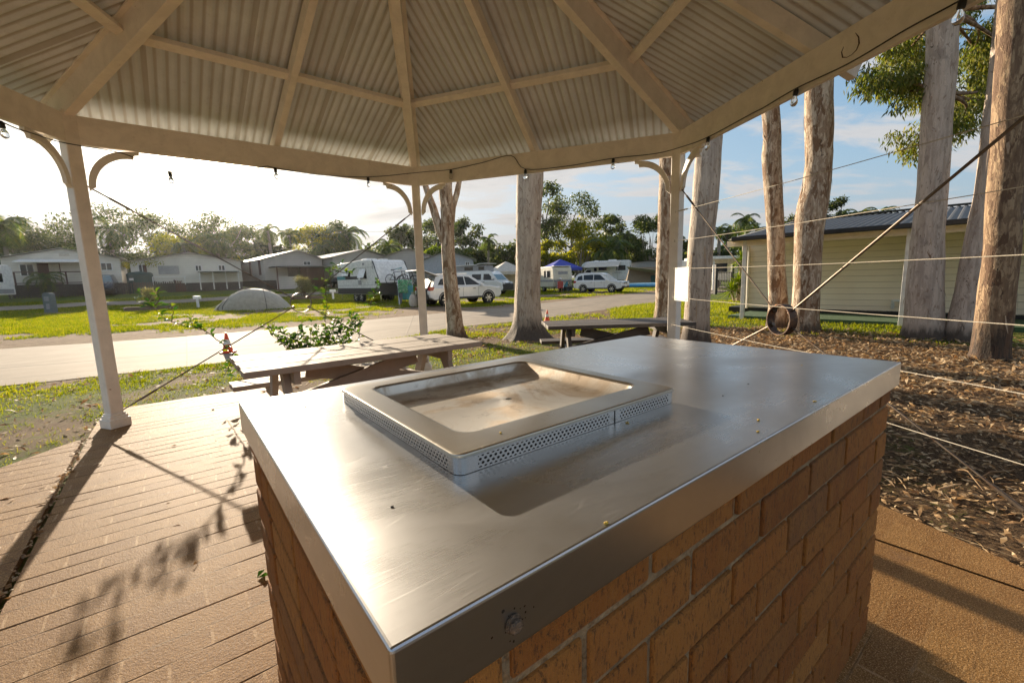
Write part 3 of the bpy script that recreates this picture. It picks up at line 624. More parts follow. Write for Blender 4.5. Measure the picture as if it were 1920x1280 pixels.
# ------------------------------------------------------------------ paving
def flat(name, pts, mat, top=0., th=.12, rot=YAW, kind='structure', rows=True):
    o0 = BA; m = Matrix.Rotation(-rot, 3, 'Z'); b = MB(); pl = [m@(Vector((p[0], p[1], 0))-o0) for p in pts]
    b.prism([(p.x, p.y) for p in pl], (0, 0, top-th/2-(.0055 if rows else 0)), (1, 0, 0), (0, 1, 0), (0, 0, th))
    if rows:
        P = [(p.x, p.y) for p in pl]; v0, v1 = min(p[1] for p in P), min(max(p[1] for p in P), 7)
        def span(v):
            xs = sorted(P[i][0]+(P[(i+1) % len(P)][0]-P[i][0])*(v-P[i][1])/(P[(i+1) % len(P)][1]-P[i][1]) for i in range(len(P)) if (P[i][1] > v) != (P[(i+1) % len(P)][1] > v)); return (xs[0], xs[-1]) if len(xs) > 1 else None
        k0 = int(math.floor(v0/.125))
        for kk in range(k0, int(v1/.125)+1):
            va, vb = kk*.125, kk*.125+.125; sa, sb = span(max(va, v0+.004)+.002), span(min(vb, v1-.004)-.002)
            if not sa or not sb: continue
            va, vb = max(va, v0), min(vb, v1); n_ = max(2, int((max(sa[1], sb[1])-min(sa[0], sb[0]))/.07)); vs, fs = [], []
            for i in range(n_+1):
                t = i/n_; ua, ub = sa[0]+(sa[1]-sa[0])*t, sb[0]+(sb[1]-sb[0])*t
                def gap(u, v, q):
                    f = .0023*(1-sst(1.2, 1.9, u)); return max(0, f*(.55+2.1*noise.noise(Vector((u*1.9, v*9, 0)))+.8*noise.noise(Vector((u*8, v*9, q+5)))))
                ga, gb = gap(ua, va, 0), gap(ub, vb, 0); zt = top+.0006*noise.noise(Vector((ua*3, va*3, 2)))
                vs += [(ua, va+ga, top-.014), (ua, va+ga, zt-min(.0016, ga)), (ua, va+ga+.003, zt), (ub, vb-gb-.003, zt), (ub, vb-gb, zt-min(.0016, gb)), (ub, vb-gb, top-.014)]
            for i in range(n_):
                for j in range(5): fs.append((i*6+j, (i+1)*6+j, (i+1)*6+j+1, i*6+j+1))
            fs += [tuple(range(6)), tuple(range(n_*6, n_*6+6))[::-1]]; b.add(vs, fs)
    o = b.build(name, mat, None, bevel=0 if rows else .006); o.location = o0; o.rotation_euler = (0, 0, rot); o['kind'] = kind; return o
G0, gd = Vector((-3.805, 3.739)), Vector((.62, -.786)).normalized(); GL = Vector((-gd.y, gd.x))   # left joint; GL points left-down
if GL.x > 0: GL = -GL
H0, hd_ = Vector((1.752, 1.938)), Vector((.64, -.768)).normalized(); HR = Vector((-hd_.y, hd_.x)); HR = HR if HR.x > 0 else -HR
flat('gazebo_floor', [G0, (-4.20, 4.27), (-4.44, 4.62), (-3.22, 5.50), (-2.05, 4.05), (0, 3.7), (1.0, 3.4), H0-hd_*.9, H0+hd_*7, G0+gd*9.3], M['slab'])
flat('paved_apron', [G0+GL*.035+gd*.02, (-3.86, 3.66), (-3.88, 3.08), (-3.95, -3.2), G0+gd*9.3+GL*.035], M['slab'], top=-.004)
flat('paved_apron', [H0-hd_*.9+HR*.03, (1.80, 2.72), (2.049, 2.273), (2.22, 1.70), (2.75, -.1), (3.4, -2.0), H0+hd_*7+HR*.03], M['slab'], top=-.006)

flat('bounce_paving', [(-9, -3.3), (9, -3.3), (12, -14), (-12, -14)], pm('bounce_concrete', (.52, .46, .38), .85, bump=.4), top=.0, rows=False)  # unseen pale paving added behind the camera to bounce light under the roof
# ------------------------------------------------------------------ road edges (traced on the ground) and ground zones
def trace(ps): return [gp(*p)[0] for p in ps]
RN = trace([(0, 726), (170, 708), (340, 690), (500, 671), (640, 652), (760, 633), (875, 612), (960, 604), (1032, 596), (1130, 582), (1225, 569), (1330, 552)])
RF = trace([(0, 655), (170, 644), (340, 632), (480, 620), (640, 605), (776, 592), (870, 583), (960, 575), (1060, 564), (1170, 553), (1228, 549), (1330, 540)])
def ext(L, d=30):
    a, b = L[0], L[2]; u = (a-b).normalized(); q = a+u*d; q2 = a+u*d*.4
    e, f = L[-1], L[-2]; w = (e-f).normalized(); r = e+w*40
    return [q, q2]+L+[r]
RN, RF = ext(RN), ext(RF)
def polar(L):
    a = sorted((math.degrees(math.atan2(p.x, p.y)), math.hypot(p.x, p.y)) for p in L); return np.array([x[0] for x in a]), np.array([x[1] for x in a])
PN, PF = polar(RN), polar(RF)
def zones(x, y):
    """(grass, litter) cover of the ground at a place."""
    r = math.hypot(x, y); az = math.degrees(math.atan2(x, y))
    n1 = noise.fractal(Vector((x*.32, y*.32, 3.7)), 1, 2, 3); n2 = noise.fractal(Vector((x*1.1, y*1.1, 9.1)), 1, 2, 3)
    if az < -75 or az > 95: return (.55+.2*n1, .2)
    rn, rf = np.interp(az, *PN), np.interp(az, *PF)
    if az > 24: rn = rf = 1e3
    if r > rf:
        db = r-rf; g = .95+.10*n1
        dirt = sst(3.6, .5, db+1.6*n2)*.85+.95*sst(.02, .38, n1+.5*n2)*sst(19, 8, db)
        if -22 < az < -9: dirt += .5*sst(1.5, 3, db)*sst(8, 5.5, db)*sst(-.3, .3, n2)
        return (max(0, g-dirt), .1)
    if az < -6:
        g = .57+.5*n1+.28*n2; return (max(.05, min(.95, g)), .35)
    if az < 13:
        g = .42+.55*n1+.3*n2; g -= .35*sst(.9, .2, abs(r-10)) if r < 11 else 0; return (max(.05, min(.9, g)), .5)
    e = (x-6.85)*.724+(y-12.9)*.69                                   # distance in front of the hall's veranda edge
    g = .72*sst(-4.6, -1.0, e+1.4*n1)+.25*n2-.1*sst(0, .4, n1)
    g = max(g, (.52+.4*n1+.2*n2)*sst(9.5, 12, r)*sst(30, 22, az)); return (max(.03+.36*sst(.15, .45, n1+.3*n2), min(.95, g)), 1-.8*sst(.3, .6, g))

def build_ground():
    na, rs = 420, list(np.geomspace(.35, 34, 190))+list(np.geomspace(36, 300, 34)); vs, fs = [(0, 0, hgt(0, 0))], []; gg, ll = [.3], [.5]
    def inside(x, y): return False
    for r in rs:
        for k in range(na):
            a = 2*math.pi*k/na; x, y = r*math.sin(a), r*math.cos(a); g, l = zones(x, y) if r < 70 else (.9, .1)
            az = math.degrees(a) if a < math.pi else math.degrees(a)-360
            nzz = (.012*noise.noise(Vector((x*2.1, y*2.1, 0)))+.02*noise.noise(Vector((x*.5, y*.5, 4))) if r > 4 else 0); z = hgt(x, y)+nzz
            if -75 < az < 40:
                rn, rf = np.interp(az, *PN), np.interp(az, *PF); z = hgt(x, y)+nzz*min(1, min(abs(r-rn), abs(r-rf))/1.5)+.004
                if rn+.16 < r < rf-.16: z = hgt(x, y)-.05
                if az < -14:
                    pr_ = np.interp(az, *PP)
                    if pr_-.6 < r < pr_+3.6: z = hgt(x, y)-.06
            vs.append((x, y, z)); gg.append(g); ll.append(l)
    for k in range(na): fs.append((0, 1+(k+1) % na, 1+k))
    for i in range(len(rs)-1):
        for k in range(na):
            q = (k+1) % na; fs.append((1+i*na+k, 1+i*na+q, 1+(i+1)*na+q, 1+(i+1)*na+k))
    me = bpy.data.meshes.new('ground'); me.from_pydata(vs, [], fs); me.materials.append(M['ground'])
    for nm, d in (('grass', gg), ('litter', ll)): me.attributes.new(nm, 'FLOAT', 'POINT').data.foreach_set('value', np.array(d, dtype=np.float32))
    o = link('ground', me, None, 'all'); o['kind'] = 'structure'; return o
pa = trace([(-200, 596), (0, 584), (100, 579), (165, 574.5), (330, 569.5), (425, 563), (540, 557), (640, 550.5)]); pb = [p+Vector((p.x, p.y, 0)).normalized()*3.0 for p in pa]
PP = polar(pa)

build_ground()

def strip(name, A, B, mat, lift, sub=12, nx=8, kind='structure'):
    def res(L):
        o = []
        for i in range(len(L)-1):
            for j in range(sub): o.append(L[i].lerp(L[i+1], j/sub))
        return o+[L[-1]]
    A, B = res(A), res(B); vs, fs, uv = [], [], []; s = 0
    for i, (a, b_) in enumerate(zip(A, B)):
        if i: s += ((A[i]+B[i])/2-(A[i-1]+B[i-1])/2).length
        for j in range(nx+1):
            p = a.lerp(b_, j/nx); wob = .05*noise.noise(Vector((p.x*1.3, p.y*1.3, 2)))*(1 if j in (0, nx) else 0); p = p+(b_-a).normalized()*wob
            vs.append((p.x, p.y, hgt(p.x, p.y)+lift)); uv.append((j/nx, s))
    for i in range(len(A)-1):
        for j in range(nx): k = i*(nx+1)+j; fs.append((k, k+1, k+nx+2, k+nx+1))
    me = bpy.data.meshes.new(name); me.from_pydata(vs, [], fs); me.materials.append(mat); ul = me.uv_layers.new(name='UVMap')
    lv = np.empty(len(me.loops), dtype=np.int32); me.loops.foreach_get('vertex_index', lv); ul.data.foreach_set('uv', np.array(uv, dtype=np.float32)[lv].ravel())
    o = link(name, me, None, 'all'); o['kind'] = kind; return o
strip('road', RN, RF, M['road'], .012)
strip('path', pa, pb, M['road'], .055)

# ------------------------------------------------------------------ leaves, grass, litter
def leaf_quads(P, D, U, ln, wd):
    """Pointed four-cornered leaves from their base P along D, width along U."""
    ln, wd = np.asarray(ln)[:, None], np.asarray(wd)[:, None]
    return np.stack([P, P+D*ln*.45+U*wd*.5, P+D*ln, P+D*ln*.45-U*wd*.5], 1).reshape(-1, 3)
def rdir(n, rg):
    v = rg.normal(size=(n, 3)); return v/np.linalg.norm(v, axis=1)[:, None]
def nz(v): return v/np.maximum(1e-9, np.linalg.norm(v, axis=1))[:, None]

def scatter(n, rmin, rmax, a0, a1, rg, power=1.0):
    r = (rmin**power+(rmax**power-rmin**power)*rg.random(n))**(1/power); a = np.radians(a0+(a1-a0)*rg.random(n)); return r*np.sin(a), r*np.cos(a)

def grow_grass():
    rg = np.random.default_rng(3); xs, ys = [], []
    for n, r0, r1, a0, a1, pw in ((26000, 4.6, 13, -58, 16, 1.2), (26000, 8, 24, 8, 46, 1.2), (95000, 9, 46, -50, 22, 1.15)):
        x, y = scatter(n, r0, r1, a0, a1, rg, pw); xs.append(x); ys.append(y)
    x, y = np.concatenate(xs), np.concatenate(ys); keep, zz = [], []
    az = np.degrees(np.arctan2(x, y)); r = np.hypot(x, y); rn, rf = np.interp(az, *PN), np.interp(az, *PF)
    pr_ = np.interp(az, *PP); road = ((r > rn-.02) & (r < rf+.02) & (az < 27)) | ((r > pr_-.05) & (r < pr_+3.05) & (az < -14))
    slab = ((x-BA.x)*NV.x+(y-BA.y)*NV.y < 5.35/1.0) & (r < 6.0) & (az < -34)
    for i in range(len(x)):
        if road[i]: continue
        g = zones(x[i], y[i])[0]
        f = noise.fractal(Vector((x[i]*3.1, y[i]*3.1, 1.)), 1, 2, 2)
        if rg.random() < (g-.30+.35*f)*1.9 and not (slab[i] and onslab(x[i], y[i])): keep.append(i)
    x, y = x[keep], y[keep]; z = np.array([hgt(a, b) for a, b in zip(x, y)]); r = np.hypot(x, y); V = []
    for b in range(4):
        m = len(x); q = rg.normal(size=(m, 2))*.035*np.maximum(1, r/12)[:, None]; P = np.stack([x+q[:, 0], y+q[:, 1], z-.005], 1)
        D = nz(np.stack([rg.normal(size=m)*.45, rg.normal(size=m)*.45, np.ones(m)*.8], 1)); U = nz(np.cross(D, rdir(m, rg)))
        h = (.035+.05*rg.random(m))*np.clip(r/10, .75, 1.6); w = .0042*np.clip(r/5.5, 1, 6)
        V.append(np.stack([P-U*w[:, None], P+U*w[:, None], P+D*h[:, None]], 1).reshape(-1, 3))
    tag(npmesh('grass', np.concatenate(V), 3, M['blade']), 'short patchy lawn grass around the gazebo and across the camp ground', 'grass', kind='stuff')
SLABPOLY = [(-3.86, 3.66), (-4.20, 4.27), (-4.44, 4.62), (-3.22, 5.50), (-2.05, 4.05), (0, 3.7), (1., 3.4), (1.8, 2.72), (2.05, 2.27), (2.22, 1.7), (2.75, -.1), (3.4, -2), (3, -4), (-3.95, -4)]
def onslab(x, y, P=SLABPOLY):
    c = False; j = len(P)-1
    for i in range(len(P)):
        if (P[i][1] > y) != (P[j][1] > y) and x < (P[j][0]-P[i][0])*(y-P[i][1])/(P[j][1]-P[i][1])+P[i][0]: c = not c
        j = i
    return c
grow_grass()

def leaf_litter():
    rg = np.random.default_rng(5); X, Y, K = [], [], []
    for n, r0, r1, a0, a1, d in ((38000, 1.9, 12.5, 17, 62, 1.0), (8000, 4., 12, -52, -6, .6), (7000, 5.6, 13, -8, 20, .75)):
        x, y = scatter(n, r0, r1, a0, a1, rg, 1.5)
        for i in range(n):
            g, l = zones(x[i], y[i]); cl = noise.fractal(Vector((x[i]*1.3, y[i]*1.3, 6.)), 1, 2, 3)
            az = math.degrees(math.atan2(x[i], y[i])); r = math.hypot(x[i], y[i])
            if az < 24 and np.interp(az, *PN) < r: continue
            if onslab(x[i], y[i]): continue
            if rg.random() < d*(.15+.85*l)*(.75+.6*cl): X.append(x[i]); Y.append(y[i])
    # the filled joint at the left of the floor
    for i in range(260):
        t = rg.random()*3.6; p = G0+gd*t+GL*(.004+.028*rg.random()); X.append(p.x); Y.append(p.y); K.append(len(X)-1)
    for i in range(46):
        t = rg.random(); X.append(-3.6+3.0*t+rg.normal()*.4); Y.append(3.4+rg.normal()*.9-1.2*t)
    for bx, by in [at(*q).xy for q in ((857, 636, 10.4), (990, 640, 10.0), (1247, 612, 12.3), (1304, 652, 8.3), (1461, 605, 10.9), (1506, 622, 10.), (1731, 645, 8.6), (1806, 652, 8.2), (1852, 690, 6.45))]:
        for i in range(170): a_ = rg.random()*6.283; r_ = .2+.5*rg.random()**1.4; X.append(bx+r_*math.cos(a_)); Y.append(by+r_*math.sin(a_))
    x, y = np.array(X), np.array(Y); n = len(x)
    z = np.array([(0.004 if onslab(a, b) else hgt(a, b)+.008) for a, b in zip(x, y)])+rg.random(n)*.016*np.array([0 if onslab(a, b) else 1 for a, b in zip(x, y)])
    a = rg.random(n)*6.283; tilt = rg.normal(size=n)*.30; D = np.stack([np.cos(a), np.sin(a), tilt], 1); D = nz(D)
    up = nz(np.stack([rg.normal(size=n)*.55, rg.normal(size=n)*.55, np.ones(n)], 1)); U = nz(np.cross(up, D)); r = np.hypot(x, y)
    ln = (.03+.07*rg.random(n)**1.5)*np.clip(r/5, .85, 1.5); wd = ln*(.18+.22*rg.random(n)); ln[K] *= .5
    P = np.stack([x, y, z], 1); up = np.cross(D, U); up[up[:, 2] < 0] *= -1
    mid = P+D*ln[:, None]*.5+up*(ln*.10)[:, None]; tip = P+D*ln[:, None]+np.stack([np.zeros(n), np.zeros(n), np.zeros(n)], 1)
    tip[:, 2] = np.maximum(tip[:, 2], P[:, 2]-.004); w = (U*wd[:, None]*.5)
    V = np.stack([P, mid+w, mid-w, mid+w, tip, mid-w], 1).reshape(-1, 3)
    tag(npmesh('leaf_litter', V, 3, M['drylf']), 'fallen dry gum leaves and bark scattered over the bare ground', 'leaf litter', kind='stuff')
    # strips of shed bark and twigs
    b = MB(); rs = random.Random(4)
    for i in range(300):
        rr = (rs.random()*(11**1.5-2.2**1.5)+2.2**1.5)**(1/1.5); az = R(rs.uniform(22, 58)); px_, py_ = rr*math.sin(az), rr*math.cos(az)
        if onslab(px_, py_): continue
        l = rs.uniform(.12, .5); a_ = rs.uniform(0, 6.28); w_ = rs.uniform(.002, .007); z_ = hgt(px_, py_)+.014
        p0 = Vector((px_, py_, z_)); d_ = Vector((math.cos(a_), math.sin(a_), 0)); s_ = Vector((-d_.y, d_.x, 0))
        b.tube([p0, p0+d_*l*.5+s_*l*rs.uniform(-.12, .12)+Vector((0, 0, rs.uniform(0, .03))), p0+d_*l], [w_, w_*.8, w_*.3], 5)
    o = b.build('bark_litter', M['drylf']); tag(o, 'thin twigs and shed bark strips lying in the leaf litter on the right', 'twigs', kind='stuff')
leaf_litter()

def crown(name, parent, clumps, mat, rg, nleaf, ln, wd, droop=.3, out=.35):
    """A crown of many separate leaves: clumps = [(centre, (rx, ry, rz))]."""
    V = []; tot = sum((c[1][0]*c[1][1]*c[1][2])**.667 for c in clumps)
    for c, rad in clumps:
        m = max(6, int(nleaf*(rad[0]*rad[1]*rad[2])**.667/tot)); d = rdir(m, rg); rr = rg.random(m)**.45
        P = np.array(c)+d*rr[:, None]*np.array(rad); k = rg.random(m)
        P += rg.normal(size=(m, 3))*.10*np.array(rad)
        D = nz(d*out+rdir(m, rg)+np.array([0, 0, -droop*2])); U = nz(np.cross(D, rdir(m, rg)))
        V.append(leaf_quads(P, D, U, ln*(.6+.8*k), wd*(.7+.6*rg.random(m))))
    return npmesh(name, np.concatenate(V), 4, mat, parent)

def limb(b, p, q, r0, r1, rs, n=5, bend=.12):
    p, q = Vector(p), Vector(q); L_ = (q-p).length; pts = []
    o = Vector((rs.uniform(-1, 1), rs.uniform(-1, 1), rs.uniform(-.3, .3)))*bend*L_
    for i in range(n+1): t = i/n; pts.append(p.lerp(q, t)+o*math.sin(math.pi*t))
    b.tube(pts, [r0+(r1-r0)*i/n for i in range(n+1)], 7)

# ------------------------------------------------------------------ the gum trees by the gazebo
def gum_trunk(name, px, bark, y, label, top=11., limbs=(), flare=.5, seed=0, crown_r=2.2, crown_up=2.0, extra=None, yb=None, nleaf=1700, peel=10):
    """px: [(x, y, width)] of the trunk in the photo from base up, all at the distance y from the camera."""
    P = [at(a, c, y) for a, c, w in px]; rr = [w/2*y/F*.985 for a, c, w in px]
    z0 = hgt(P[0].x, P[0].y); P[0].z = z0-.12
    d = (P[-1]-P[-2]).normalized(); d = (d+Vector((0, 0, .6))).normalized()
    if P[-1].z < top: P.append(P[-1]+d*((top-P[-1].z)/d.z)); rr.append(rr[-1]*.62)
    t = thing(name, label, 'tree', (P[0].x, P[0].y, z0)); o = Vector((P[0].x, P[0].y, z0)); rs = random.Random(seed)
    zs = [p.z-z0 for p in P]; rings, nv = [], 40; z = zs[0]; stp = .075
    vs, fs = [], []; k = 0
    while z <= zs[-1]:
        cx = np.interp(z, zs, [p.x for p in P])-o.x; cy = np.interp(z, zs, [p.y for p in P])-o.y; r = np.interp(z, zs, rr)
        fl_ = flare*math.exp(-max(0, z)/.22)
        wx, wy = .018*noise.noise(Vector((z*.9, seed, 0))), .018*noise.noise(Vector((z*.9, seed, 7)))
        for j in range(nv):
            a = 2*math.pi*j/nv; ca, sa = math.cos(a), math.sin(a)
            bump = .05*noise.noise(Vector((ca*1.2, sa*1.2, z*.7+seed*5)))+.035*noise.noise(Vector((ca*3, sa*3, z*1.6+seed*3)))+.022*noise.noise(Vector((ca*7, sa*7, z*2.4+seed)))
            root = fl_*(.55+.75*max(0, noise.noise(Vector((ca*1.6+seed, sa*1.6, z*.35)))+.35))
            q = r*(1+bump+root); vs.append((cx+wx+q*ca, cy+wy+q*sa, z))
        k += 1; z += stp if z < 5.5 else .3
    for i in range(k-1):
        for j in range(nv): q = (j+1) % nv; fs.append((i*nv+j, i*nv+q, (i+1)*nv+q, (i+1)*nv+j))
    b = MB(); b.add(vs, fs)
    # loose strips of peeling bark
    for i in range(peel):
        z = rs.uniform(.5, 5.); l = rs.uniform(.12, .5); a = rs.uniform(0, 6.28); w = rs.uniform(.006, .02)
        pts = []
        for zz, off, wf in ((z, -.006, .5), (z-l*.5, .010, 1.), (z-l, .012+rs.uniform(0, .03), .15)):
            c = Vector((np.interp(zz, zs, [p.x for p in P])-o.x, np.interp(zz, zs, [p.y for p in P])-o.y, zz)); r = np.interp(zz, zs, rr)*1.02+off
            e = Vector((math.cos(a), math.sin(a), 0)); s = Vector((-e.y, e.x, 0)); pts.append((c+e*r-s*w*wf+s*off*.8, c+e*r+s*w*wf+s*off*.8))
        b.add([v for pr_ in pts for v in pr_], [(0, 1, 3, 2), (2, 3, 5, 4)], 1)
    b.build('trunk', [bark, M['peelbark']], t, smooth='all')
    tp = P[-1]-o; b = MB(); cl = []; rg = np.random.default_rng(seed+50)
    for i in range(7):
        a = i*2.4+seed; q = tp+Vector((math.cos(a), math.sin(a), 0))*crown_r*rs.uniform(.4, 1)+Vector((0, 0, crown_up*rs.uniform(.3, 1.2)))
        limb(b, tp-Vector((0, 0, rs.uniform(.1, 1.6))), q, rr[-1]*.6, .03, rs)
        for _ in range(3):
            c = q+Vector((rs.uniform(-.7, .7), rs.uniform(-.7, .7), rs.uniform(-.3, .5))); s = rs.uniform(.5, .9); cl.append((c, (s, s, s*.6)))
    for (x0, y0, w0), (x1, y1, w1), dy in limbs:
        p, q = at(x0, y0, y)-o, at(x1, y1, y+dy)-o; m = b if p.z > 4.5 else None
        lb = MB(); e = q+(q-p).normalized()*3.0+Vector((0, 0, 2.0)); r0, r1 = w0/2*y/F, w1/2*y/F
        pts = [p, p.lerp(q, .33)+(q-p).cross(Vector((0, 1, 0))).normalized()*.03, p.lerp(q, .66), q, q.lerp(e, .5)+Vector((0, 0, .3)), e]; lb.tube(pts, [r0, r0*.9, (r0+r1)/2, r1, r1*.7, r1*.35], 16)
        lb.build('limb', bark, t, smooth='all')
    b.build('limbs', bark, t, smooth='all')
    cr = crown('crown', t, cl, M['gum_near'], rg, nleaf, .20, .045, .6)
    if extra: extra(t, o, rs)
    return t
M['peelbark'] = pm('peeling_bark', (.40, .29, .19), .85, bump=.5, stretch=(1, 1, .2), col2=(.22, .13, .08))

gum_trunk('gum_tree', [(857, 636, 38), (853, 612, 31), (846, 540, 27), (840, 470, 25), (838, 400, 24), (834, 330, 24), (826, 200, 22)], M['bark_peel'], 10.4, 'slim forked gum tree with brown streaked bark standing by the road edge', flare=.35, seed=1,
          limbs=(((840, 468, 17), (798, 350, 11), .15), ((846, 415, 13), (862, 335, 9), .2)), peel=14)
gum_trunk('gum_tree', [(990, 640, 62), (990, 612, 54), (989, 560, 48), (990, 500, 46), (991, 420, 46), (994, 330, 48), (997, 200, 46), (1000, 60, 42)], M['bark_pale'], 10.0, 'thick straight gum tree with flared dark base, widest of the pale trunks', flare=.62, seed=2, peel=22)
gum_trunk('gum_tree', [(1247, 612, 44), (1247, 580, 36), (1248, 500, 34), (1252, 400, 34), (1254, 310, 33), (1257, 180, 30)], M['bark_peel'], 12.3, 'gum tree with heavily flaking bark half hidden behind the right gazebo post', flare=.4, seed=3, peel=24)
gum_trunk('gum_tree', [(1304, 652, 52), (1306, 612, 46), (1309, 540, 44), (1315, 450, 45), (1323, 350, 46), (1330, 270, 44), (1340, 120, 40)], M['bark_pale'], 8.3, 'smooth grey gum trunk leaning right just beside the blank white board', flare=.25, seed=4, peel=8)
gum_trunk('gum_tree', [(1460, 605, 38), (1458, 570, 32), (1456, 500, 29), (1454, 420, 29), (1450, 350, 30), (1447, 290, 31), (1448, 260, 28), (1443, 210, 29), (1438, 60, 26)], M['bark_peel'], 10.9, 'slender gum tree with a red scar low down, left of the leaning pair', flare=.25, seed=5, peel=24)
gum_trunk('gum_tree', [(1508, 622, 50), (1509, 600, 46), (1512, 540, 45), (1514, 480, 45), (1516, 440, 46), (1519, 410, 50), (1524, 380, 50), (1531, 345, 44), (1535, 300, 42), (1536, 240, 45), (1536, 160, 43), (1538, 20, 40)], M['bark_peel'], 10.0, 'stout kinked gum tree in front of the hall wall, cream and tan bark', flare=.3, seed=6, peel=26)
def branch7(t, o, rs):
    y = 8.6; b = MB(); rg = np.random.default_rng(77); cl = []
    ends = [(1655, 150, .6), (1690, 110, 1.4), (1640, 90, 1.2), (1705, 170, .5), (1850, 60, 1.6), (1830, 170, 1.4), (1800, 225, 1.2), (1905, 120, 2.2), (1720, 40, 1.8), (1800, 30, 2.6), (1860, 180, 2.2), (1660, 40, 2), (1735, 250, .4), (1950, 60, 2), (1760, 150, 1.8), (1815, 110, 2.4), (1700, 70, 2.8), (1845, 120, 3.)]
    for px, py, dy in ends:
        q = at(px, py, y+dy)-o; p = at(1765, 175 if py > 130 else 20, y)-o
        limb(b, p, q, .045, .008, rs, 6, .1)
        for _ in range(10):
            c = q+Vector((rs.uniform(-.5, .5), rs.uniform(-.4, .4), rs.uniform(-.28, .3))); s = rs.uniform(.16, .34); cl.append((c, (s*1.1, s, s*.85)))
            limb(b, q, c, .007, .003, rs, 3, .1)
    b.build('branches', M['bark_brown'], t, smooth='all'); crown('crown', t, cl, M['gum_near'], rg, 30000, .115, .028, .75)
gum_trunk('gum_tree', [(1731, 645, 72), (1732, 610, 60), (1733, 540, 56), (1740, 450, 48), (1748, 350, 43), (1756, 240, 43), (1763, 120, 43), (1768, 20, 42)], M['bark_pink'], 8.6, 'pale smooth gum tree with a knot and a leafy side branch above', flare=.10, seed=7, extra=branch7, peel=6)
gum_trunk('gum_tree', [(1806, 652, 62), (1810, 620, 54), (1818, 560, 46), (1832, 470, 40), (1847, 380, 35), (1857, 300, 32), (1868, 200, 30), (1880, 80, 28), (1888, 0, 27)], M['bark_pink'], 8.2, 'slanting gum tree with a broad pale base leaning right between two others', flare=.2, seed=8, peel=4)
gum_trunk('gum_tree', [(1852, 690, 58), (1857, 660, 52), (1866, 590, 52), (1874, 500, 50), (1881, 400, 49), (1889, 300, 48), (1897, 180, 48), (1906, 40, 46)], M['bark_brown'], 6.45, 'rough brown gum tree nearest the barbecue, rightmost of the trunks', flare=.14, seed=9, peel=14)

# ------------------------------------------------------------------ leafy climbers on the left rods
def vine_plant(name, stems, label, seed, leaf=.085, dens=1., base=None):
    """stems: polylines of (px, py, y); leaves sit alternately along them."""
    rg = random.Random(seed); b = MB(); lv = MB(); o = base
    for st in stems:
        P = [at(*p)-o for p in st]; pts = []
        for i in range(len(P)-1):
            for j in range(6): pts.append(P[i].lerp(P[i+1], j/6)+Vector((rg.uniform(-1, 1), rg.uniform(-1, 1), rg.uniform(-1, 1)))*.008)
        pts.append(P[-1]); k = len(pts); b.tube(pts, [.0065-.0045*i/k for i in range(k)], 5)
        L_ = sum((pts[i+1]-pts[i]).length for i in range(k-1)); m = int(L_/.032*dens)
        for i in range(m+2):
            t = min(1, (i+.5)/(m+1)); q = pts[min(k-1, int(t*(k-1)))]; a = rg.uniform(0, 6.28); el = rg.uniform(-.2, 1.)
            d = Vector((math.cos(a)*math.cos(el), math.sin(a)*math.cos(el), math.sin(el))); s = leaf*rg.uniform(.6, 1.15)
            u = d.cross(Vector((0, 0, 1))).normalized(); nrm = u.cross(d).normalized(); u = (u+nrm*rg.uniform(-.7, .7)).normalized(); nrm = u.cross(d).normalized()
            p0 = q+d*.012; w = s*.29; dr = Vector((0, 0, -s*.12))
            vs = [p0, p0+d*s*.25+u*w*.7+nrm*.012, p0+d*s*.6+u*w*.9+nrm*.012, p0+d*s+dr, p0+d*s*.6-u*w*.9+nrm*.012, p0+d*s*.25-u*w*.7+nrm*.012, p0+d*s*.28, p0+d*s*.62+dr*.3]
            lv.add(vs, [(0, 1, 6), (1, 2, 7, 6), (2, 3, 7), (3, 4, 7), (4, 5, 6, 7), (5, 0, 6)])
    t = thing(name, label, 'plant', o); b.build('stem', M['vinestem'], t, smooth='all'); lv.build('foliage', M['vine'], t, smooth='all'); return t
M['vinestem'] = pm('vine_stem', (.10, .075, .035), .8)
y1 = 5.55; bs = Vector((*at(600, 655, y1).xy, -.05))
st = []
rs = random.Random(3)
for i in range(24):
    x = 508+i*7.2; ym = rs.uniform(585, 625) if 560 < x < 660 else rs.uniform(605, 640); st.append([(590+(x-590)*.3, 668, y1), (590+(x-590)*.75, 645, y1+rs.uniform(-.15, .15)), (x+rs.uniform(-8, 8), ym, y1+rs.uniform(-.3, .3))])
st += [[(640, 640, y1), (655, 615, y1), (668, 600, y1), (662, 588, y1)], [(612, 640, y1), (610, 600, y1), (612, 572, y1)], [(560, 640, y1), (520, 618, y1), (488, 612, y1)]]
vine_plant('climbing_shrub', st, 'dense leafy green shrub growing behind the weathered picnic table', 21, .085, 1.35, bs)
y2 = 5.0; bs = Vector((*at(452, 690, y2).xy, -.05))
vine_plant('climbing_plant', [[(452, 690, y2), (438, 668, y2), (412, 640, y2), (385, 620, y2), (350, 612, y2), (318, 602, y2), (300, 590, y2), (290, 575, y2), (262, 548, y2)], [(322, 603, y2), (325, 585, y2), (320, 572, y2)], [(385, 620, y2), (362, 610, y2), (358, 600, y2)], [(290, 575, y2), (270, 572, y2), (252, 560, y2)], [(438, 668, y2), (428, 690, y2), (418, 708, y2)], [(290, 575, y2), (300, 560, y2), (292, 548, y2)]],
           'trailing climber with long bare stem and sparse leaves left of the picnic table', 22, .095, .8, bs)
y3 = 5.6; bs = at(672, 640, y3)
vine_plant('climbing_plant', [[(672, 640, y3), (676, 615, y3), (668, 592, y3)], [(676, 615, y3), (662, 605, y3), (655, 592, y3)]], 'small upright sprig of climber at the foot of the rod near the middle post', 23, .08, 1.2, bs)
bs = at(612, 575, y3)
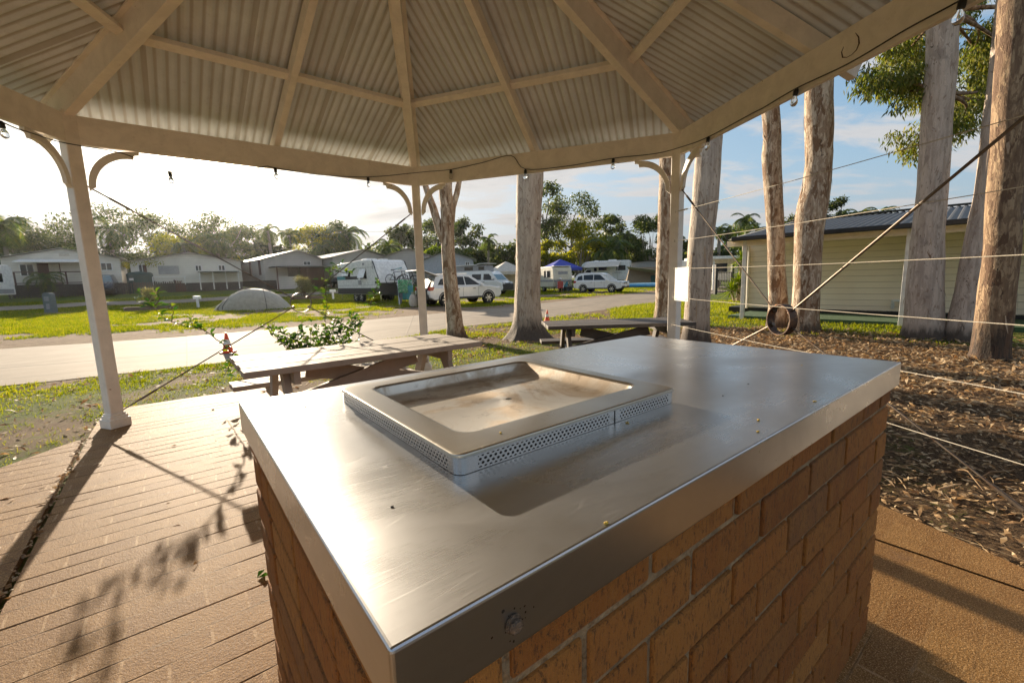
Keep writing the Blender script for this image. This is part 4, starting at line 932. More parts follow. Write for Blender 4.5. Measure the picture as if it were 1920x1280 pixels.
vine_plant('climbing_plant', [[(612, 575, y3), (610, 550, y3), (612, 530, y3), (622, 505, y3), (640, 495, y3)], [(622, 505, y3), (648, 512, y3), (662, 515, y3)], [(612, 530, y3), (600, 525, y3)], [(610, 552, y3), (598, 548, y3)]], 'yellowing climber sprig twined on the upper right brace rod', 24, .10, .85, bs)
bs = at(698, 568, 5.5)
vine_plant('climbing_plant', [[(694, 572, 5.5), (701, 556, 5.5), (706, 540, 5.5), (711, 524, 5.5)], [(701, 556, 5.5), (712, 550, 5.5)]], 'upright pale green shoot in front of the big caravan', 25, .085, 1.2, bs)
for px, py, w in ((482, 1083, 'fresh green leaf lying on the paving beside the brick bench'),):
    c = onz(px, py, .004); b = MB()
    for a in (.3, 1.5):
        d = Vector((math.cos(a), math.sin(a), 0)); u = Vector((-d.y, d.x, 0)); z = Vector((0, 0, .012))
        b.add([c, c+d*.03+u*.013+z, c+d*.055+z*.3, c+d*.03-u*.013+z], [(0, 1, 2), (0, 2, 3)])
    tag(b.build('fallen_leaf', M['vine']), w, 'leaf')
# ------------------------------------------------------------------ vehicles
def wheel(t, x, y, r, w=.2, spokes=6):
    s = 1 if y > 0 else -1; q = Matrix.Rotation(R(-90*s), 3, 'X')
    b = MB(); b.lathe([(r*.6, -w/2), (r*.9, -w/2), (r, -w*.32), (r, w*.32), (r*.9, w/2), (r*.6, w/2)], (x, y, r), 24, M=q, cap=False); o = b.build('wheel', M['tyre'], t, smooth=True)
    b = MB(); b.lathe([(r*.68, w*.36), (r*.66, w*.47), (r*.60, w*.47), (r*.56, w*.41), (.01, w*.41)], (x, y, r), 20, mi=1, M=q)
    b.lathe([(r*.69, w*.40), (r*.69, w*.49), (r*.60, w*.49), (r*.60, w*.40)], (x, y, r), 24, M=q); b.lathe([(r*.16, w*.41), (r*.15, w*.50), (.01, w*.51)], (x, y, r), 12, M=q)
    for k in range(spokes):
        a = 2*math.pi*k/spokes; c, d = Vector((math.cos(a), math.sin(a), 0)), Vector((math.cos(a+.28), math.sin(a+.28), 0)); o_ = Vector((x, y, r))
        z0 = Vector((0, 0, w*.455)); b.bar(o_+q@(c*r*.1+z0), o_+q@(c*r*.63+z0), r*.15, w*.06, q@Vector((0, 0, 1)))
    b.build('rim', [M['alloy'], M['darkplast']], o, smooth=True)
    return o

def car(name, label, cat, p, phi, low, top, W, Wt, wheels, r, mat=None, wins=(), front=None, rear=None, hatch=True, zb=None, extra=None, trim=.12):
    t = thing(name, label, cat, (p.x, p.y, hgt(p.x, p.y)), phi); mat = mat or M['whitebody']
    b = MB(); b.prism(low, (0, 0, 0), (1, 0, 0), (0, 0, 1), (0, W, 0)); b.build('body', mat, t, smooth=True, bevel=.05, seg=3, ang=28)
    zs = [q[1] for q in top]; z0, z1 = min(zs), max(zs); W0 = W-.06
    def hw(z): return W0/2+(Wt/2-W0/2)*(z-z0)/(z1-z0)
    n = len(top); vs = [(x, s*hw(z), z) for s in (-1, 1) for x, z in top]
    b = MB(); b.add(vs, [tuple(range(n)), tuple(range(n, 2*n))[::-1]]+[(i, (i+1) % n, n+(i+1) % n, n+i) for i in range(n)]); b.build('cabin', mat, t, smooth=True, bevel=.045, seg=3, ang=20)
    for s in (-1, 1):
        for poly in wins:
            b = MB(); vs = [(x, s*(hw(z)+e), z) for e in (.004, -.02) for x, z in poly]; m = len(poly)
            b.add(vs, [tuple(range(m)), tuple(range(m, 2*m))[::-1]]+[(i, (i+1) % m, m+(i+1) % m, m+i) for i in range(m)]); b.build('side_window', M['glassdark'], t)
    if front:                                                          # windscreen: (x, z) low and high
        (xa, za), (xb, zb_) = front; d = Vector((xb-xa, 0, zb_-za)).normalized(); nn = Vector((d.z, 0, -d.x))*.006
        q = [Vector((xa, s*(hw(za)-.07), za)) for s in (-1, 1)]+[Vector((xb, s*(hw(zb_)-.08), zb_)) for s in (1, -1)]
        b = MB(); b.add([v+nn for v in q]+[v-nn*2 for v in q], [(0, 1, 2, 3), (7, 6, 5, 4), (0, 4, 5, 1), (1, 5, 6, 2), (2, 6, 7, 3), (3, 7, 4, 0)]); b.build('windscreen', M['windscreen'], t)
    b = MB()
    for x in wheels:
        for s in (-1, 1):
            for a in range(-12, 180, 12):
                poly = [(x+r*q*math.cos(R(g)), r+r*q*math.sin(R(g))) for q, g in ((1.02, a), (1.2, a), (1.2, a+12), (1.02, a+12))]
                b.prism(poly, (0, s*(W/2-.04), 0), (1, 0, 0), (0, 0, 1), (0, .094, 0))
    lo = min(z for x, z in low)
    for s in (-1, 1): b.box(((wheels[0]+wheels[1])/2, s*(W/2-.02), lo+trim/2), (wheels[1]-wheels[0]-r*2.2, .06, trim))
    b.build('wheel_arch_trim', M['darkplast'], t)
    for x in wheels:
        for s in (-1, 1): wheel(t, x, s*(W/2-.085), r, .22)
    if extra: extra(t, hw)
    return t

def suv_bits(fx, rx, zl, W, tail=True, grille=True):
    def f(t, hw):
        for s in (-1, 1):
            b = MB(); b.prism([(-.34, .0), (0, .02), (.03, .10), (-.05, .17), (-.36, .12)], (fx, s*(W/2-.22), zl), (1, 0, 0), (0, 0, 1), (0, .46, 0)); b.build('headlight', M['lamp'], t, bevel=.02)
            b = MB(); b.box((fx-1.38, s*(W/2+.12), zl+.30), (.13, .2, .15)); b.build('wing_mirror', M['whitebody'], t, bevel=.03)
            if tail: b = MB(); b.prism([(0, 0), (.22, .02), (.30, .2), (.02, .22)], (rx-.02, s*(W/2-.1), zl+.06), (1, 0, 0), (0, 0, 1), (0, .22, 0)); b.build('tail_light', M['redlamp'], t, bevel=.02)
            for x in (-.55, .45): b = MB(); b.box((x, s*(W/2+.012), zl+.12), (.17, .025, .03)); b.build('door_handle', M['darkplast'], t, bevel=.008)
            for x in (-.25, .72): b = MB(); b.box((x, s*(W/2+.001), zl-.12), (.012, .006, .62)); b.build('door_seam', M['darkplast'], t)
        b = MB(); b.box((fx-.02, 0, zl-.32), (.12, W*.9, .22)); b.build('front_bumper', M['darkplast'], t, bevel=.03)
        if grille:
            b = MB()
            for k in range(3): b.box((fx+.0, 0, zl-.03+k*.055), (.10, W*.46, .032), mi=0 if k != 1 else 1)
            b.build('grille', [M['darkplast'], M['chrome']], t, bevel=.006)
        b = MB(); b.box((fx+.052, 0, zl-.26), (.012, .38, .11)); b.build('number_plate', M['white'], t)
        b = MB(); b.box((rx-.01, 0, zl-.25), (.1, W*.86, .26)); b.build('rear_bumper', M['darkplast'], t, bevel=.03)
        b = MB()
        for s in (-1, 1): b.bar((-1.75, s*.55, max(1.70, zl+.83)), (.2, s*.55, max(1.72, zl+.86)), .03, .03)
        b.build('roof_rail', M['chrome'], t, bevel=.01)
    return f
muL = [(-2.38, .48), (-2.42, .78), (-2.36, 1.10), (.98, 1.13), (1.55, 1.12), (2.12, 1.03), (2.36, .92), (2.42, .66), (2.34, .42), (1.95, .36), (-1.95, .38)]
muT = [(-2.34, 1.08), (-2.16, 1.60), (-1.90, 1.78), (-1.2, 1.83), (-.1, 1.82), (.34, 1.74), (1.22, 1.08)]
muW = [[(-2.1, 1.18), (-1.98, 1.52), (-1.55, 1.64), (-1.47, 1.2)], [(-1.38, 1.2), (-1.42, 1.66), (-.42, 1.69), (-.4, 1.18)], [(-.34, 1.18), (-.36, 1.69), (.24, 1.66), (.86, 1.17)]]
p, k = gp(1127, 548.5); pB = p
car('suv', 'white seven seat off-road wagon parked side on across the road, in front of the motorhome', 'car', p, R(-36), muL, muT, 1.86, 1.42, (-1.42, 1.43), .385, wins=muW, front=((1.14, 1.15), (.40, 1.71)), extra=suv_bits(2.36, -2.38, .86, 1.86)).scale = (.88,)*3

hvL = [(-2.22, .50), (-2.26, .80), (-2.16, 1.02), (1.0, 1.06), (1.55, 1.03), (2.05, .93), (2.22, .82), (2.26, .55), (2.1, .36), (-1.95, .36)]
hvT = [(-2.02, 1.0), (-1.72, 1.52), (-1.3, 1.64), (-.3, 1.67), (.25, 1.60), (1.18, 1.02)]
hvW = [[(-1.72, 1.14), (-1.5, 1.44), (-.98, 1.53), (-.95, 1.12)], [(-.9, 1.11), (-.93, 1.54), (-.12, 1.55), (-.1, 1.1)], [(-.04, 1.1), (-.06, 1.55), (.22, 1.52), (.86, 1.09)]]
def open_boot(t, hw):
    suv_bits(2.2, -2.22, .78, 1.82, tail=True)(t, hw)
    b = MB(); b.prism([(0, .55), (.02, 1.0), (.32, 1.46), (.34, 1.44), (.1, .58)], (-2.285, 0, 0), (1, 0, 0), (0, 0, 1), (0, 1.30, 0)); b.build('boot_opening', M['black'], t)
    b = MB(); b.prism([(-1.52, 1.62), (-2.5, 1.98), (-2.78, 1.93), (-2.80, 1.88), (-2.45, 1.90), (-1.55, 1.56)], (0, 0, 0), (1, 0, 0), (0, 0, 1), (0, 1.42, 0)); g = b.build('tailgate', M['whitebody'], t, bevel=.03)
    b = MB(); b.prism([(-1.72, 1.585), (-2.42, 1.855), (-2.42, 1.84), (-1.72, 1.57)], (0, 0, 0), (1, 0, 0), (0, 0, 1), (0, 1.15, 0)); b.build('rear_glass', M['glassdark'], g)
p, k = gp(862, 571); pA = p
car('suv', 'white hatchback wagon with its tailgate raised, nearest car across the road', 'car', p, R(36), hvL, hvT, 1.82, 1.30, (-1.32, 1.36), .36, wins=hvW, front=((1.10, 1.07), (.30, 1.585)), extra=open_boot)

vnL = [(-2.35, .45), (-2.40, .8), (-2.34, 1.22), (1.9, 1.20), (2.28, 1.06), (2.46, .9), (2.52, .55), (2.4, .36), (-2.2, .36)]
vnT = [(-2.34, 1.18), (-2.24, 1.88), (-2.1, 1.97), (1.0, 2.0), (1.28, 1.93), (1.98, 1.18)]
vnW = [[(-.55, 1.28), (-.55, 1.76), (.36, 1.76), (.36, 1.28)], [(.6, 1.26), (.6, 1.77), (1.1, 1.77), (1.68, 1.24)]]
def van_bits(t, hw):
    b = MB(); b.prism([(-2.2, 2.0), (.75, 2.0), (.68, 2.50), (-2.15, 2.50)], (0, 0, 0), (1, 0, 0), (0, 0, 1), (0, 1.45, 0)); c = b.build('pop_top_canvas', M['grey'], t, bevel=.03)
    for x0, x1 in ((-1.35, -.5), (.05, .6)):
        for s in (-1, 1): b = MB(); b.box(((x0+x1)/2, s*.727, 2.26), (x1-x0, .012, .3)); b.build('flyscreen', M['glassdark'], c)
    b = MB(); b.prism([(-2.35, 2.50), (-.1, 2.52), (.1, 2.60), (.95, 2.62), (.98, 2.67), (.1, 2.66), (-.15, 2.58), (-2.35, 2.56)], (0, 0, 0), (1, 0, 0), (0, 0, 1), (0, 1.62, 0)); b.build('pop_top_roof', M['white'], t, bevel=.015)
    b = MB(); b.box((2.46, 0, .66), (.16, 1.9, .5)); b.box((2.40, 0, .95), (.2, .9, .08)); b.build('front_bumper', M['darkplast'], t, bevel=.06)
    for s in (-1, 1):
        b = MB(); b.prism([(-.3, 0), (0, .0), (-.02, .13), (-.34, .17)], (2.47, s*.72, .95), (1, 0, 0), (0, 0, 1), (0, .36, 0)); b.build('headlight', M['lamp'], t, bevel=.02)
        b = MB(); b.box((1.55, s*1.07, 1.42), (.10, .17, .24)); b.build('wing_mirror', M['white'], t, bevel=.03)
        b = MB(); b.box((.50, s*.952, 1.0), (.015, .01, 1.1)); b.box((-.75, s*.952, 1.0), (.015, .01, 1.1)); b.build('door_seam', M['grey'], t)
        b = MB(); b.box((.66, s*.96, 1.12), (.18, .03, .04)); b.build('door_handle', M['darkplast'], t)
p, k = gp(906, 552.5)
car('camper_van', 'white camper van with a raised grey pop-top roof behind the thick gum trunk', 'van', p, R(-27), vnL, vnT, 1.92, 1.55, (-1.35, 1.42), .35, wins=vnW, front=((1.93, 1.25), (1.33, 1.86)), extra=van_bits)

def caravan(name, label, p, phi, prof, W, z0, wheels, r, mat, extra, axle_w=None):
    t = thing(name, label, 'caravan', (p.x, p.y, hgt(p.x, p.y)), phi); b = MB(); b.prism(prof, (0, 0, 0), (1, 0, 0), (0, 0, 1), (0, W, 0)); b.build('body', mat, t, smooth=True, bevel=.05, seg=3, ang=15)
    for x in wheels:
        for s in (-1, 1): wheel(t, x, s*(W/2-.12), r, .2, 5)
    fx = max(x for x, z in prof); b = MB()
    for s in (-1, 1): b.bar((fx-.3, s*.7, z0-.02), (fx+1.3, 0, z0-.06), .07, .12)
    b.box((fx+1.3, 0, z0-.05), (.2, .1, .12)); b.tube([(fx+.95, 0, 0), (fx+.95, 0, z0+.3)], .03, 8); b.build('drawbar', M['darkplast'], t)
    for x in (fx-.2, min(x for x, z in prof)+.3):
        for s in (-1, 1): b = MB(); b.tube([(x, s*(W/2-.15), z0), (x, s*(W/2-.15), .0)], .03, 6); b.box((x, s*(W/2-.15), .015), (.14, .14, .03)); b.build('corner_leg', M['chrome'], t)
    extra(t, W, fx); return t
def panel(t, name, x0, x1, z0, z1, y, mat, d=.02, bev=.008, par=None):
    b = MB(); b.box(((x0+x1)/2, y, (z0+z1)/2), (x1-x0, d, z1-z0)); return b.build(name, mat, par or t, bevel=bev)
def big_van(t, W, fx):
    for s in (-1, 1):
        y = s*(W/2)
        panel(t, 'side_trim', -2.88, fx-.02, .58, .98, y+s*.006, M['darkplast'], .03)
        panel(t, 'stripe', -2.86, -1.6, 1.58, 1.82, y+s*.006, M['teal'], .02); panel(t, 'stripe', -1.62, .2, 1.58, 1.78, y+s*.004, M['darkplast'], .02)
        panel(t, 'moulding', -2.88, 2.2, 2.32, 2.34, y+s*.006, M['grey'], .02); panel(t, 'moulding', -2.88, 2.7, 1.16, 1.18, y+s*.006, M['grey'], .02)
        for x0, x1, z0_, z1_ in ((-1.9, -.9, 1.78, 2.16), (.5, 1.35, 1.60, 2.28)):
            w = panel(t, 'window', x0, x1, z0_, z1_, y+s*.01, M['glassdark'], .03)
            q = Matrix.Rotation(R(22*s), 3, 'X'); b = MB(); b.box((x0/2+x1/2, y+s*.13, (z0_+z1_)/2+.02), (x1-x0-.04, .03, z1_-z0_-.03), M=q); b.build('hinged_pane', M['lamp'], w)
        panel(t, 'vent', .2, .62, 1.2, 1.5, y+s*.012, M['grey'], .02); panel(t, 'vent', .9, 1.15, 2.5, 2.64, y+s*.012, M['grey'], .02); panel(t, 'vent', 2.4, 2.62, 1.25, 1.42, y+s*.012, M['darkplast'], .02); panel(t, 'vent', -2.0, -1.8, 2.28, 2.4, y+s*.012, M['grey'], .02)
        panel(t, 'edge_trim', 2.16, 2.22, 2.2, 2.84, y+s*.004, M['grey'], .02)
        b = MB(); b.bar((2.25, y, 2.72), (2.93, y, 1.36), .03, .06, (0, 1, 0)); b.bar((2.93, y, 1.36), (2.95, y, .6), .03, .06, (0, 1, 0)); b.build('edge_trim', M['darkplast'], t)
    b = MB(); b.box((fx+.012, 0, .92), (.03, W-.06, .78)); b.build('stone_guard', M['black'], t, bevel=.01)
    b = MB(); b.box((-.3, 0, 2.90), (.9, .8, .2)); b.build('air_conditioner', M['white'], t, bevel=.08)
    b = MB(); b.box((1.5, 0, 2.84), (.5, .5, .12)); b.build('roof_hatch', M['white'], t, bevel=.04)
    b = MB(); b.bar((2.60, -.2, 2.06), (2.52, .8, 2.25), .012, .12, (0, 0, 1)); b.build('badge', M['teal'], t)
p, k = gp(702, 565); pC = p
cvP = [(-2.9, .55), (-2.9, 2.55), (-2.7, 2.68), (.4, 2.84), (1.9, 2.82), (2.2, 2.72), (2.62, 2.1), (2.9, 1.36), (2.92, .55)]
caravan('caravan', 'large white and dark grey touring caravan with teal flash and twin axle', p, R(-43), cvP, 2.42, .55, (-.35, .42), .36, M['white'], big_van)
def old_van(t, W, fx):
    for s in (-1, 1):
        y = s*W/2; panel(t, 'stripe', -2.0, 2.0, 1.02, 1.2, y+s*.004, M['grey'], .02); w = panel(t, 'window', .2, 1.4, 1.45, 2.1, y+s*.008, M['glassdark'], .03); panel(t, 'curtain', .62, .8, 1.47, 2.08, y+s*.02, M['white'], .01, par=w)
        panel(t, 'window', -1.5, -.6, 1.45, 2.1, y+s*.008, M['glassdark'], .03)
    b = MB(); b.box((fx-.02, 0, 1.86), (.06, 1.45, .78)); w = b.build('front_window', M['cream'], t, bevel=.03)
    b = MB(); b.box((fx+.02, 0, 1.86), (.03, 1.05, .28))
    b.build('louvre', M['grey'], w)
    b = MB(); b.box((fx-.0, 0, 1.10), (.03, W-.1, .18)); b.build('stripe', M['grey'], t); b = MB(); b.box((fx-.3, 0, 2.52), (.5, W-.2, .05)); b.build('roof_edge', M['white'], t, bevel=.02)
p, k = gp(1036, 546.5)
caravan('caravan', 'small old cream caravan with a louvred front window beside the thick gum trunk', p, R(-66), [(-2.1, .5), (-2.1, 2.3), (-1.8, 2.5), (1.7, 2.5), (2.0, 2.3), (2.1, 1.3), (1.95, .5)], 2.1, .5, (0.,), .32, M['cream'], old_van).scale = (.92,)*3
p, k = gp(-52, 569)
caravan('caravan', 'white caravan parked beside the leftmost cabin, cut by the photo edge', p, R(-70), [(-2.3, .5), (-2.3, 2.4), (-2.0, 2.6), (1.9, 2.6), (2.2, 2.3), (2.35, 1.3), (2.2, .5)], 2.2, .5, (0.,), .33, M['white'], lambda t, W, fx: [panel(t, 'window', -1.2, .6, 1.4, 2.0, s*(W/2+.008), M['glassdark'], .03) for s in (-1, 1)]+[panel(t, 'stripe', -2.1, 2.1, .6, .9, s*(W/2+.006), M['grey'], .02) for s in (-1, 1)])

def motorhome(p, phi):
    t = thing('motorhome', 'white motorhome with over-cab bed and its side awning wound out', 'motorhome', (p.x, p.y, hgt(p.x, p.y)), phi); W = 2.3; wh = M['white']
    b = MB(); b.prism([(-3.6, .5), (-3.6, 2.95), (-3.45, 3.08), (1.3, 3.1), (2.3, 3.0), (2.85, 2.65), (2.9, 2.35), (1.5, 2.05), (1.45, .5)], (0, 0, 0), (1, 0, 0), (0, 0, 1), (0, W, 0)); b.build('body', wh, t, smooth=True, bevel=.06, seg=3, ang=15)
    b = MB(); b.prism([(1.4, .42), (1.4, 2.05), (2.2, 2.05), (2.85, 1.32), (3.5, 1.08), (3.62, .8), (3.6, .42)], (0, 0, 0), (1, 0, 0), (0, 0, 1), (0, 2.0, 0)); b.build('cab', wh, t, smooth=True, bevel=.07, seg=3, ang=20)
    for s in (-1, 1):
        y = s*W/2
        for x0, x1, z0, z1 in ((-3.1, -1.9, 1.75, 2.4), (-.6, .5, 1.8, 2.25), (.75, 1.15, 1.7, 2.2)): panel(t, 'window', x0, x1, z0, z1, y+s*.008, M['glassdark'], .03)
        panel(t, 'overcab_window', 1.6, 2.2, 2.45, 2.85, y+s*.008, M['glassdark'], .03); panel(t, 'door', -1.6, -.95, .6, 2.4, y+s*.006, M['lamp'], .03)
        b = MB(); b.prism([(1.6, 1.3), (1.6, 1.92), (2.15, 1.92), (2.65, 1.32)], (0, s*1.0, 0), (1, 0, 0), (0, 0, 1), (0, .03, 0)); b.build('cab_window', M['glassdark'], t)
        panel(t, 'stripe', -2.6, .8, 1.42, 1.50, y+s*.006, M['grey'], .02)
        b = MB(); b.box((2.5, s*1.16, 1.5), (.14, .24, .34)); b.build('wing_mirror', M['darkplast'], t, bevel=.03)
    b = MB(); b.prism([(0, 0), (.012, 0), (-.60, .66), (-.612, .66)], (2.84, 0, 1.36), (1, 0, 0), (0, 0, 1), (0, 1.7, 0)); b.build('windscreen', M['windscreen'], t)
    b = MB(); b.box((-3.605, .1, 2.05), (.03, 1.0, .55)); b.build('rear_window', M['glassdark'], t); b = MB(); b.box((3.6, 0, .55), (.12, 1.9, .3)); b.build('front_bumper', M['darkplast'], t, bevel=.04)
    b = MB(); b.box((-1.2, 0, 3.16), (1.0, .8, .16)); b.box((1.0, 0, 3.14), (.5, .5, .1)); b.build('roof_hatch', wh, t, bevel=.05)
    s = 1; b = MB(); b.prism([(0, 0), (2.0, -.62), (2.02, -.66), (0, -.05)], (-.15, s*W/2, 2.88), (0, s, 0), (0, 0, 1), (4.6, 0, 0)); aw = b.build('awning', M['canvas'], t)
    b = MB()
    for x in (-2.35, 2.05): b.tube([(x, s*(W/2+1.98), 2.24), (x, s*(W/2+1.98), 0)], .025, 6); b.tube([(x, s*W/2, 1.2), (x, s*(W/2+1.9), 2.26)], .02, 6)
    b.build('awning_leg', M['chrome'], aw)
    for x in (-1.9, 2.6):
        for q in (-1, 1): wheel(t, x, q*(W/2-.2), .36, .22, 5)
    return t
p, k = gp(1132, 531.5); motorhome(p, R(158))

def bicycle(label, loc, rz, z=0, s=1., mat=None, group=None, lean=0):
    t = thing('bicycle', label, 'bicycle', (loc[0], loc[1], z), rz, group); t.rotation_euler = (lean, 0, rz); mat = mat or M['black']
    for x in (-.52*s, .52*s):
        b = MB(); vs, fs = [], []; n_ = 28
        for j in range(n_):
            a = 2*math.pi*j/n_; c = Vector((x+.33*s*math.cos(a), 0, .345*s+.33*s*math.sin(a)))
            for q in range(6): g = 2*math.pi*q/6; vs.append(c+Vector((math.cos(a), 0, math.sin(a)))*.024*math.cos(g)+Vector((0, .024*math.sin(g), 0)))
        for j in range(n_):
            for q in range(6): fs.append((j*6+q, j*6+(q+1) % 6, ((j+1) % n_)*6+(q+1) % 6, ((j+1) % n_)*6+q))
        b.add(vs, fs); w = b.build('wheel', M['tyre'], t, smooth='all'); b = MB()
        for j in range(8): a = math.pi*j/8; e = Vector((math.cos(a), 0, math.sin(a)))*.32*s; o = Vector((x, 0, .345*s)); b.tube([o-e, o+e], .004, 4)
        b.tube([(x, -.05, .345*s), (x, .05, .345*s)], .03, 8); b.build('spoke', M['chrome'], w)
    P = lambda x, zz, y=0: Vector((x*s, y, zz*s)); b = MB(); bbk, st, hd_t, hd_b, rx, fx = P(-.08, .30), P(-.22, .82), P(.36, .86), P(.40, .70), P(-.52, .345), P(.52, .345)
    for a, c, r_ in ((bbk, st, .016), (st, hd_t, .016), (bbk, hd_b, .02), (hd_b, hd_t, .018), (hd_b, fx, .018), (bbk, rx, .012), (st, rx, .012)): b.tube([a, c], r_*1.3, 6)
    b.build('frame', mat, t, smooth='all')
    b = MB(); b.tube([hd_t, P(.33, .98)], .016, 6); b.tube([P(.30, .99, -.3), P(.36, 1.0, 0), P(.30, .99, .3)], .015, 6); b.build('handlebar', M['black'], t)
    b = MB(); b.tube([st, P(-.25, .93)], .014, 6); b.prism([(-.14, 0), (.14, .01), (.14, .04), (-.14, .06)], P(-.25, .93), (1, 0, 0), (0, 0, 1), (0, .12, 0)); b.build('saddle', M['black'], t, bevel=.01)
    return t
def onto(root, x, y, z=0):
    a = root[2]; return Vector((root[0].x+x*math.cos(a)-y*math.sin(a), root[0].y+x*math.sin(a)+y*math.cos(a), hgt(root[0].x, root[0].y)+z))
rc = (pC, None, R(-43))
c1 = onto(rc, 3.25, -.1, 1.15); bicycle('black mountain bike on the caravan front rack, left one of two', (c1.x, c1.y), R(-43+90), c1.z, 1.0)
c2 = onto(rc, 3.5, .55, 1.05); bicycle('black mountain bike on the caravan front rack, right one half hidden', (c2.x, c2.y), R(-43+90), c2.z, 1.0)
c3 = onto(rc, 3.35, .25); t = thing('bike_rack', 'black tube bike rack standing on the big caravan drawbar', 'rack', (c3.x, c3.y, c3.z), R(-43)); b = MB()
for y in (-.5, .5): b.tube([(-.15, y, .5), (-.15, y, 1.75)], .025, 6); b.tube([(-.15, y, 1.18), (.3, y, 1.14)], .02, 6)
b.tube([(-.15, -.5, 1.5), (-.15, .5, 1.5)], .02, 6); b.build('frame', M['black'], t)

# things by the open tailgate
def airer(p, phi):
    t = thing('clothes_airer', 'folding clothes airer hung with green and teal towels behind the open tailgate', 'clothes airer', (p.x, p.y, hgt(p.x, p.y)), phi); b = MB()
    for x in (-.42, .42):
        b.tube([(x, -.32, 0), (x, .25, 1.45)], .016, 6); b.tube([(x, .32, 0), (x, -.25, 1.45)], .016, 6)
    for y, z in ((-.25, 1.45), (.25, 1.45), (0, 1.3), (-.12, 1.1)): b.tube([(-.45, y, z), (.45, y, z)], .014, 6)
    b.build('frame', M['chrome'], t)
    for nm, x0, x1, y, zt, zb_, m in (('towel', -.44, .1, -.25, 1.46, .72, M['towel']), ('towel', .05, .44, .25, 1.46, .95, M['towel']), ('cloth', -.2, .42, -.12, 1.12, .30, M['teal']), ('cloth', -.42, -.12, .02, 1.31, .45, M['jeans'])):
        b = MB(); vs, fs = [], []; nx_, nz_ = 10, 8
        for j in range(nz_+1):
            for i in range(nx_+1):
                u = i/nx_; z = zt-(zt-zb_)*j/nz_; vs.append((x0+(x1-x0)*u, y-.02-.05*math.sin(u*9+j*.3)*j/nz_, z))
        for j in range(nz_):
            for i in range(nx_): q = j*(nx_+1)+i; fs.append((q, q+1, q+nx_+2, q+nx_+1))
        b.add(vs, fs); o = b.build(nm, m, t, smooth='all'); s_ = o.modifiers.new('Solid', 'SOLIDIFY'); s_.thickness = .012
p, k = gp(762, 572); airer(p, R(20))
p, k = gp(748, 571); t = thing('folded_umbrella', 'closed grey beach umbrella leaning against the clothes airer', 'umbrella', p, R(0)); b = MB()
b.tube([(0, 0, 0), (.05, .05, .1), (.30, .1, .98), (.33, .1, 1.06)], [.05, .11, .10, .02], 10); b.build('cloth', M['jeans'], t, smooth='all'); b = MB(); b.tube([(-.03, 0, 0), (.36, .11, 1.15)], .014, 6); b.build('pole', M['chrome'], t)
p, k = gp(776, 575); t = thing('laundry_bag', 'bulging white cloth bag on the grass by the open car boot', 'bag', p); b = MB(); b.lathe([(.05, 0), (.20, .03), (.26, .2), (.24, .45), (.15, .62), (.07, .70), (.12, .78)], (0, 0, 0), 12); b.build('sack', M['canvas'], t, smooth=True)
b = MB(); b.tube([(-.07, -.03, .69), (0, -.1, .70), (.07, -.03, .69)], .015, 6); b.build('tie', M['towel'], t)
p, k = gp(716, 567); t = thing('ground_mat', 'small rust red mat on the grass beside the big caravan', 'mat', p, .4); b = MB(); b.box((0, 0, .02), (1.1, .6, .04)); b.build('mat_top', M['rust'], t, bevel=.01)

# camp by the old caravan
def camp_chair(px, py, label, mat, phi, group=None):
    p, k = gp(px, py); t = thing('camp_chair', label, 'camp chair', p, phi, group); b = MB()
    for s in (-1, 1): b.tube([(.28, s*.27, 0), (-.25, s*.27, .42), (-.36, s*.27, .98)], .014, 6); b.tube([(-.28, s*.27, 0), (.26, s*.27, .42)], .014, 6); b.tube([(-.26, s*.27, .62), (.26, s*.27, .62), (.26, s*.27, .42)], .016, 6)
    b.build('frame', M['chrome'], t)
    b = MB(); b.prism([(-.25, .42), (.28, .44), (.28, .40), (-.25, .38)], (0, 0, 0), (1, 0, 0), (0, 0, 1), (0, .52, 0)); b.build('seat', mat, t, bevel=.01)
    b = MB(); b.prism([(-.25, .40), (-.36, .98), (-.39, .98), (-.29, .40)], (0, 0, 0), (1, 0, 0), (0, 0, 1), (0, .52, 0)); b.build('backrest', mat, t, bevel=.01); return t
camp_chair(1035, 547, 'folding camp chair with pale checked cloth, farthest left by the old caravan', M['stripe'], R(-120)); camp_chair(1044, 547.5, 'folding camp chair in blue and pink stripes by the old caravan', M['stripe'], R(-75)); camp_chair(1059, 547.5, 'teal folding camp chair next to the parked bicycle', M['teal'], R(-100))
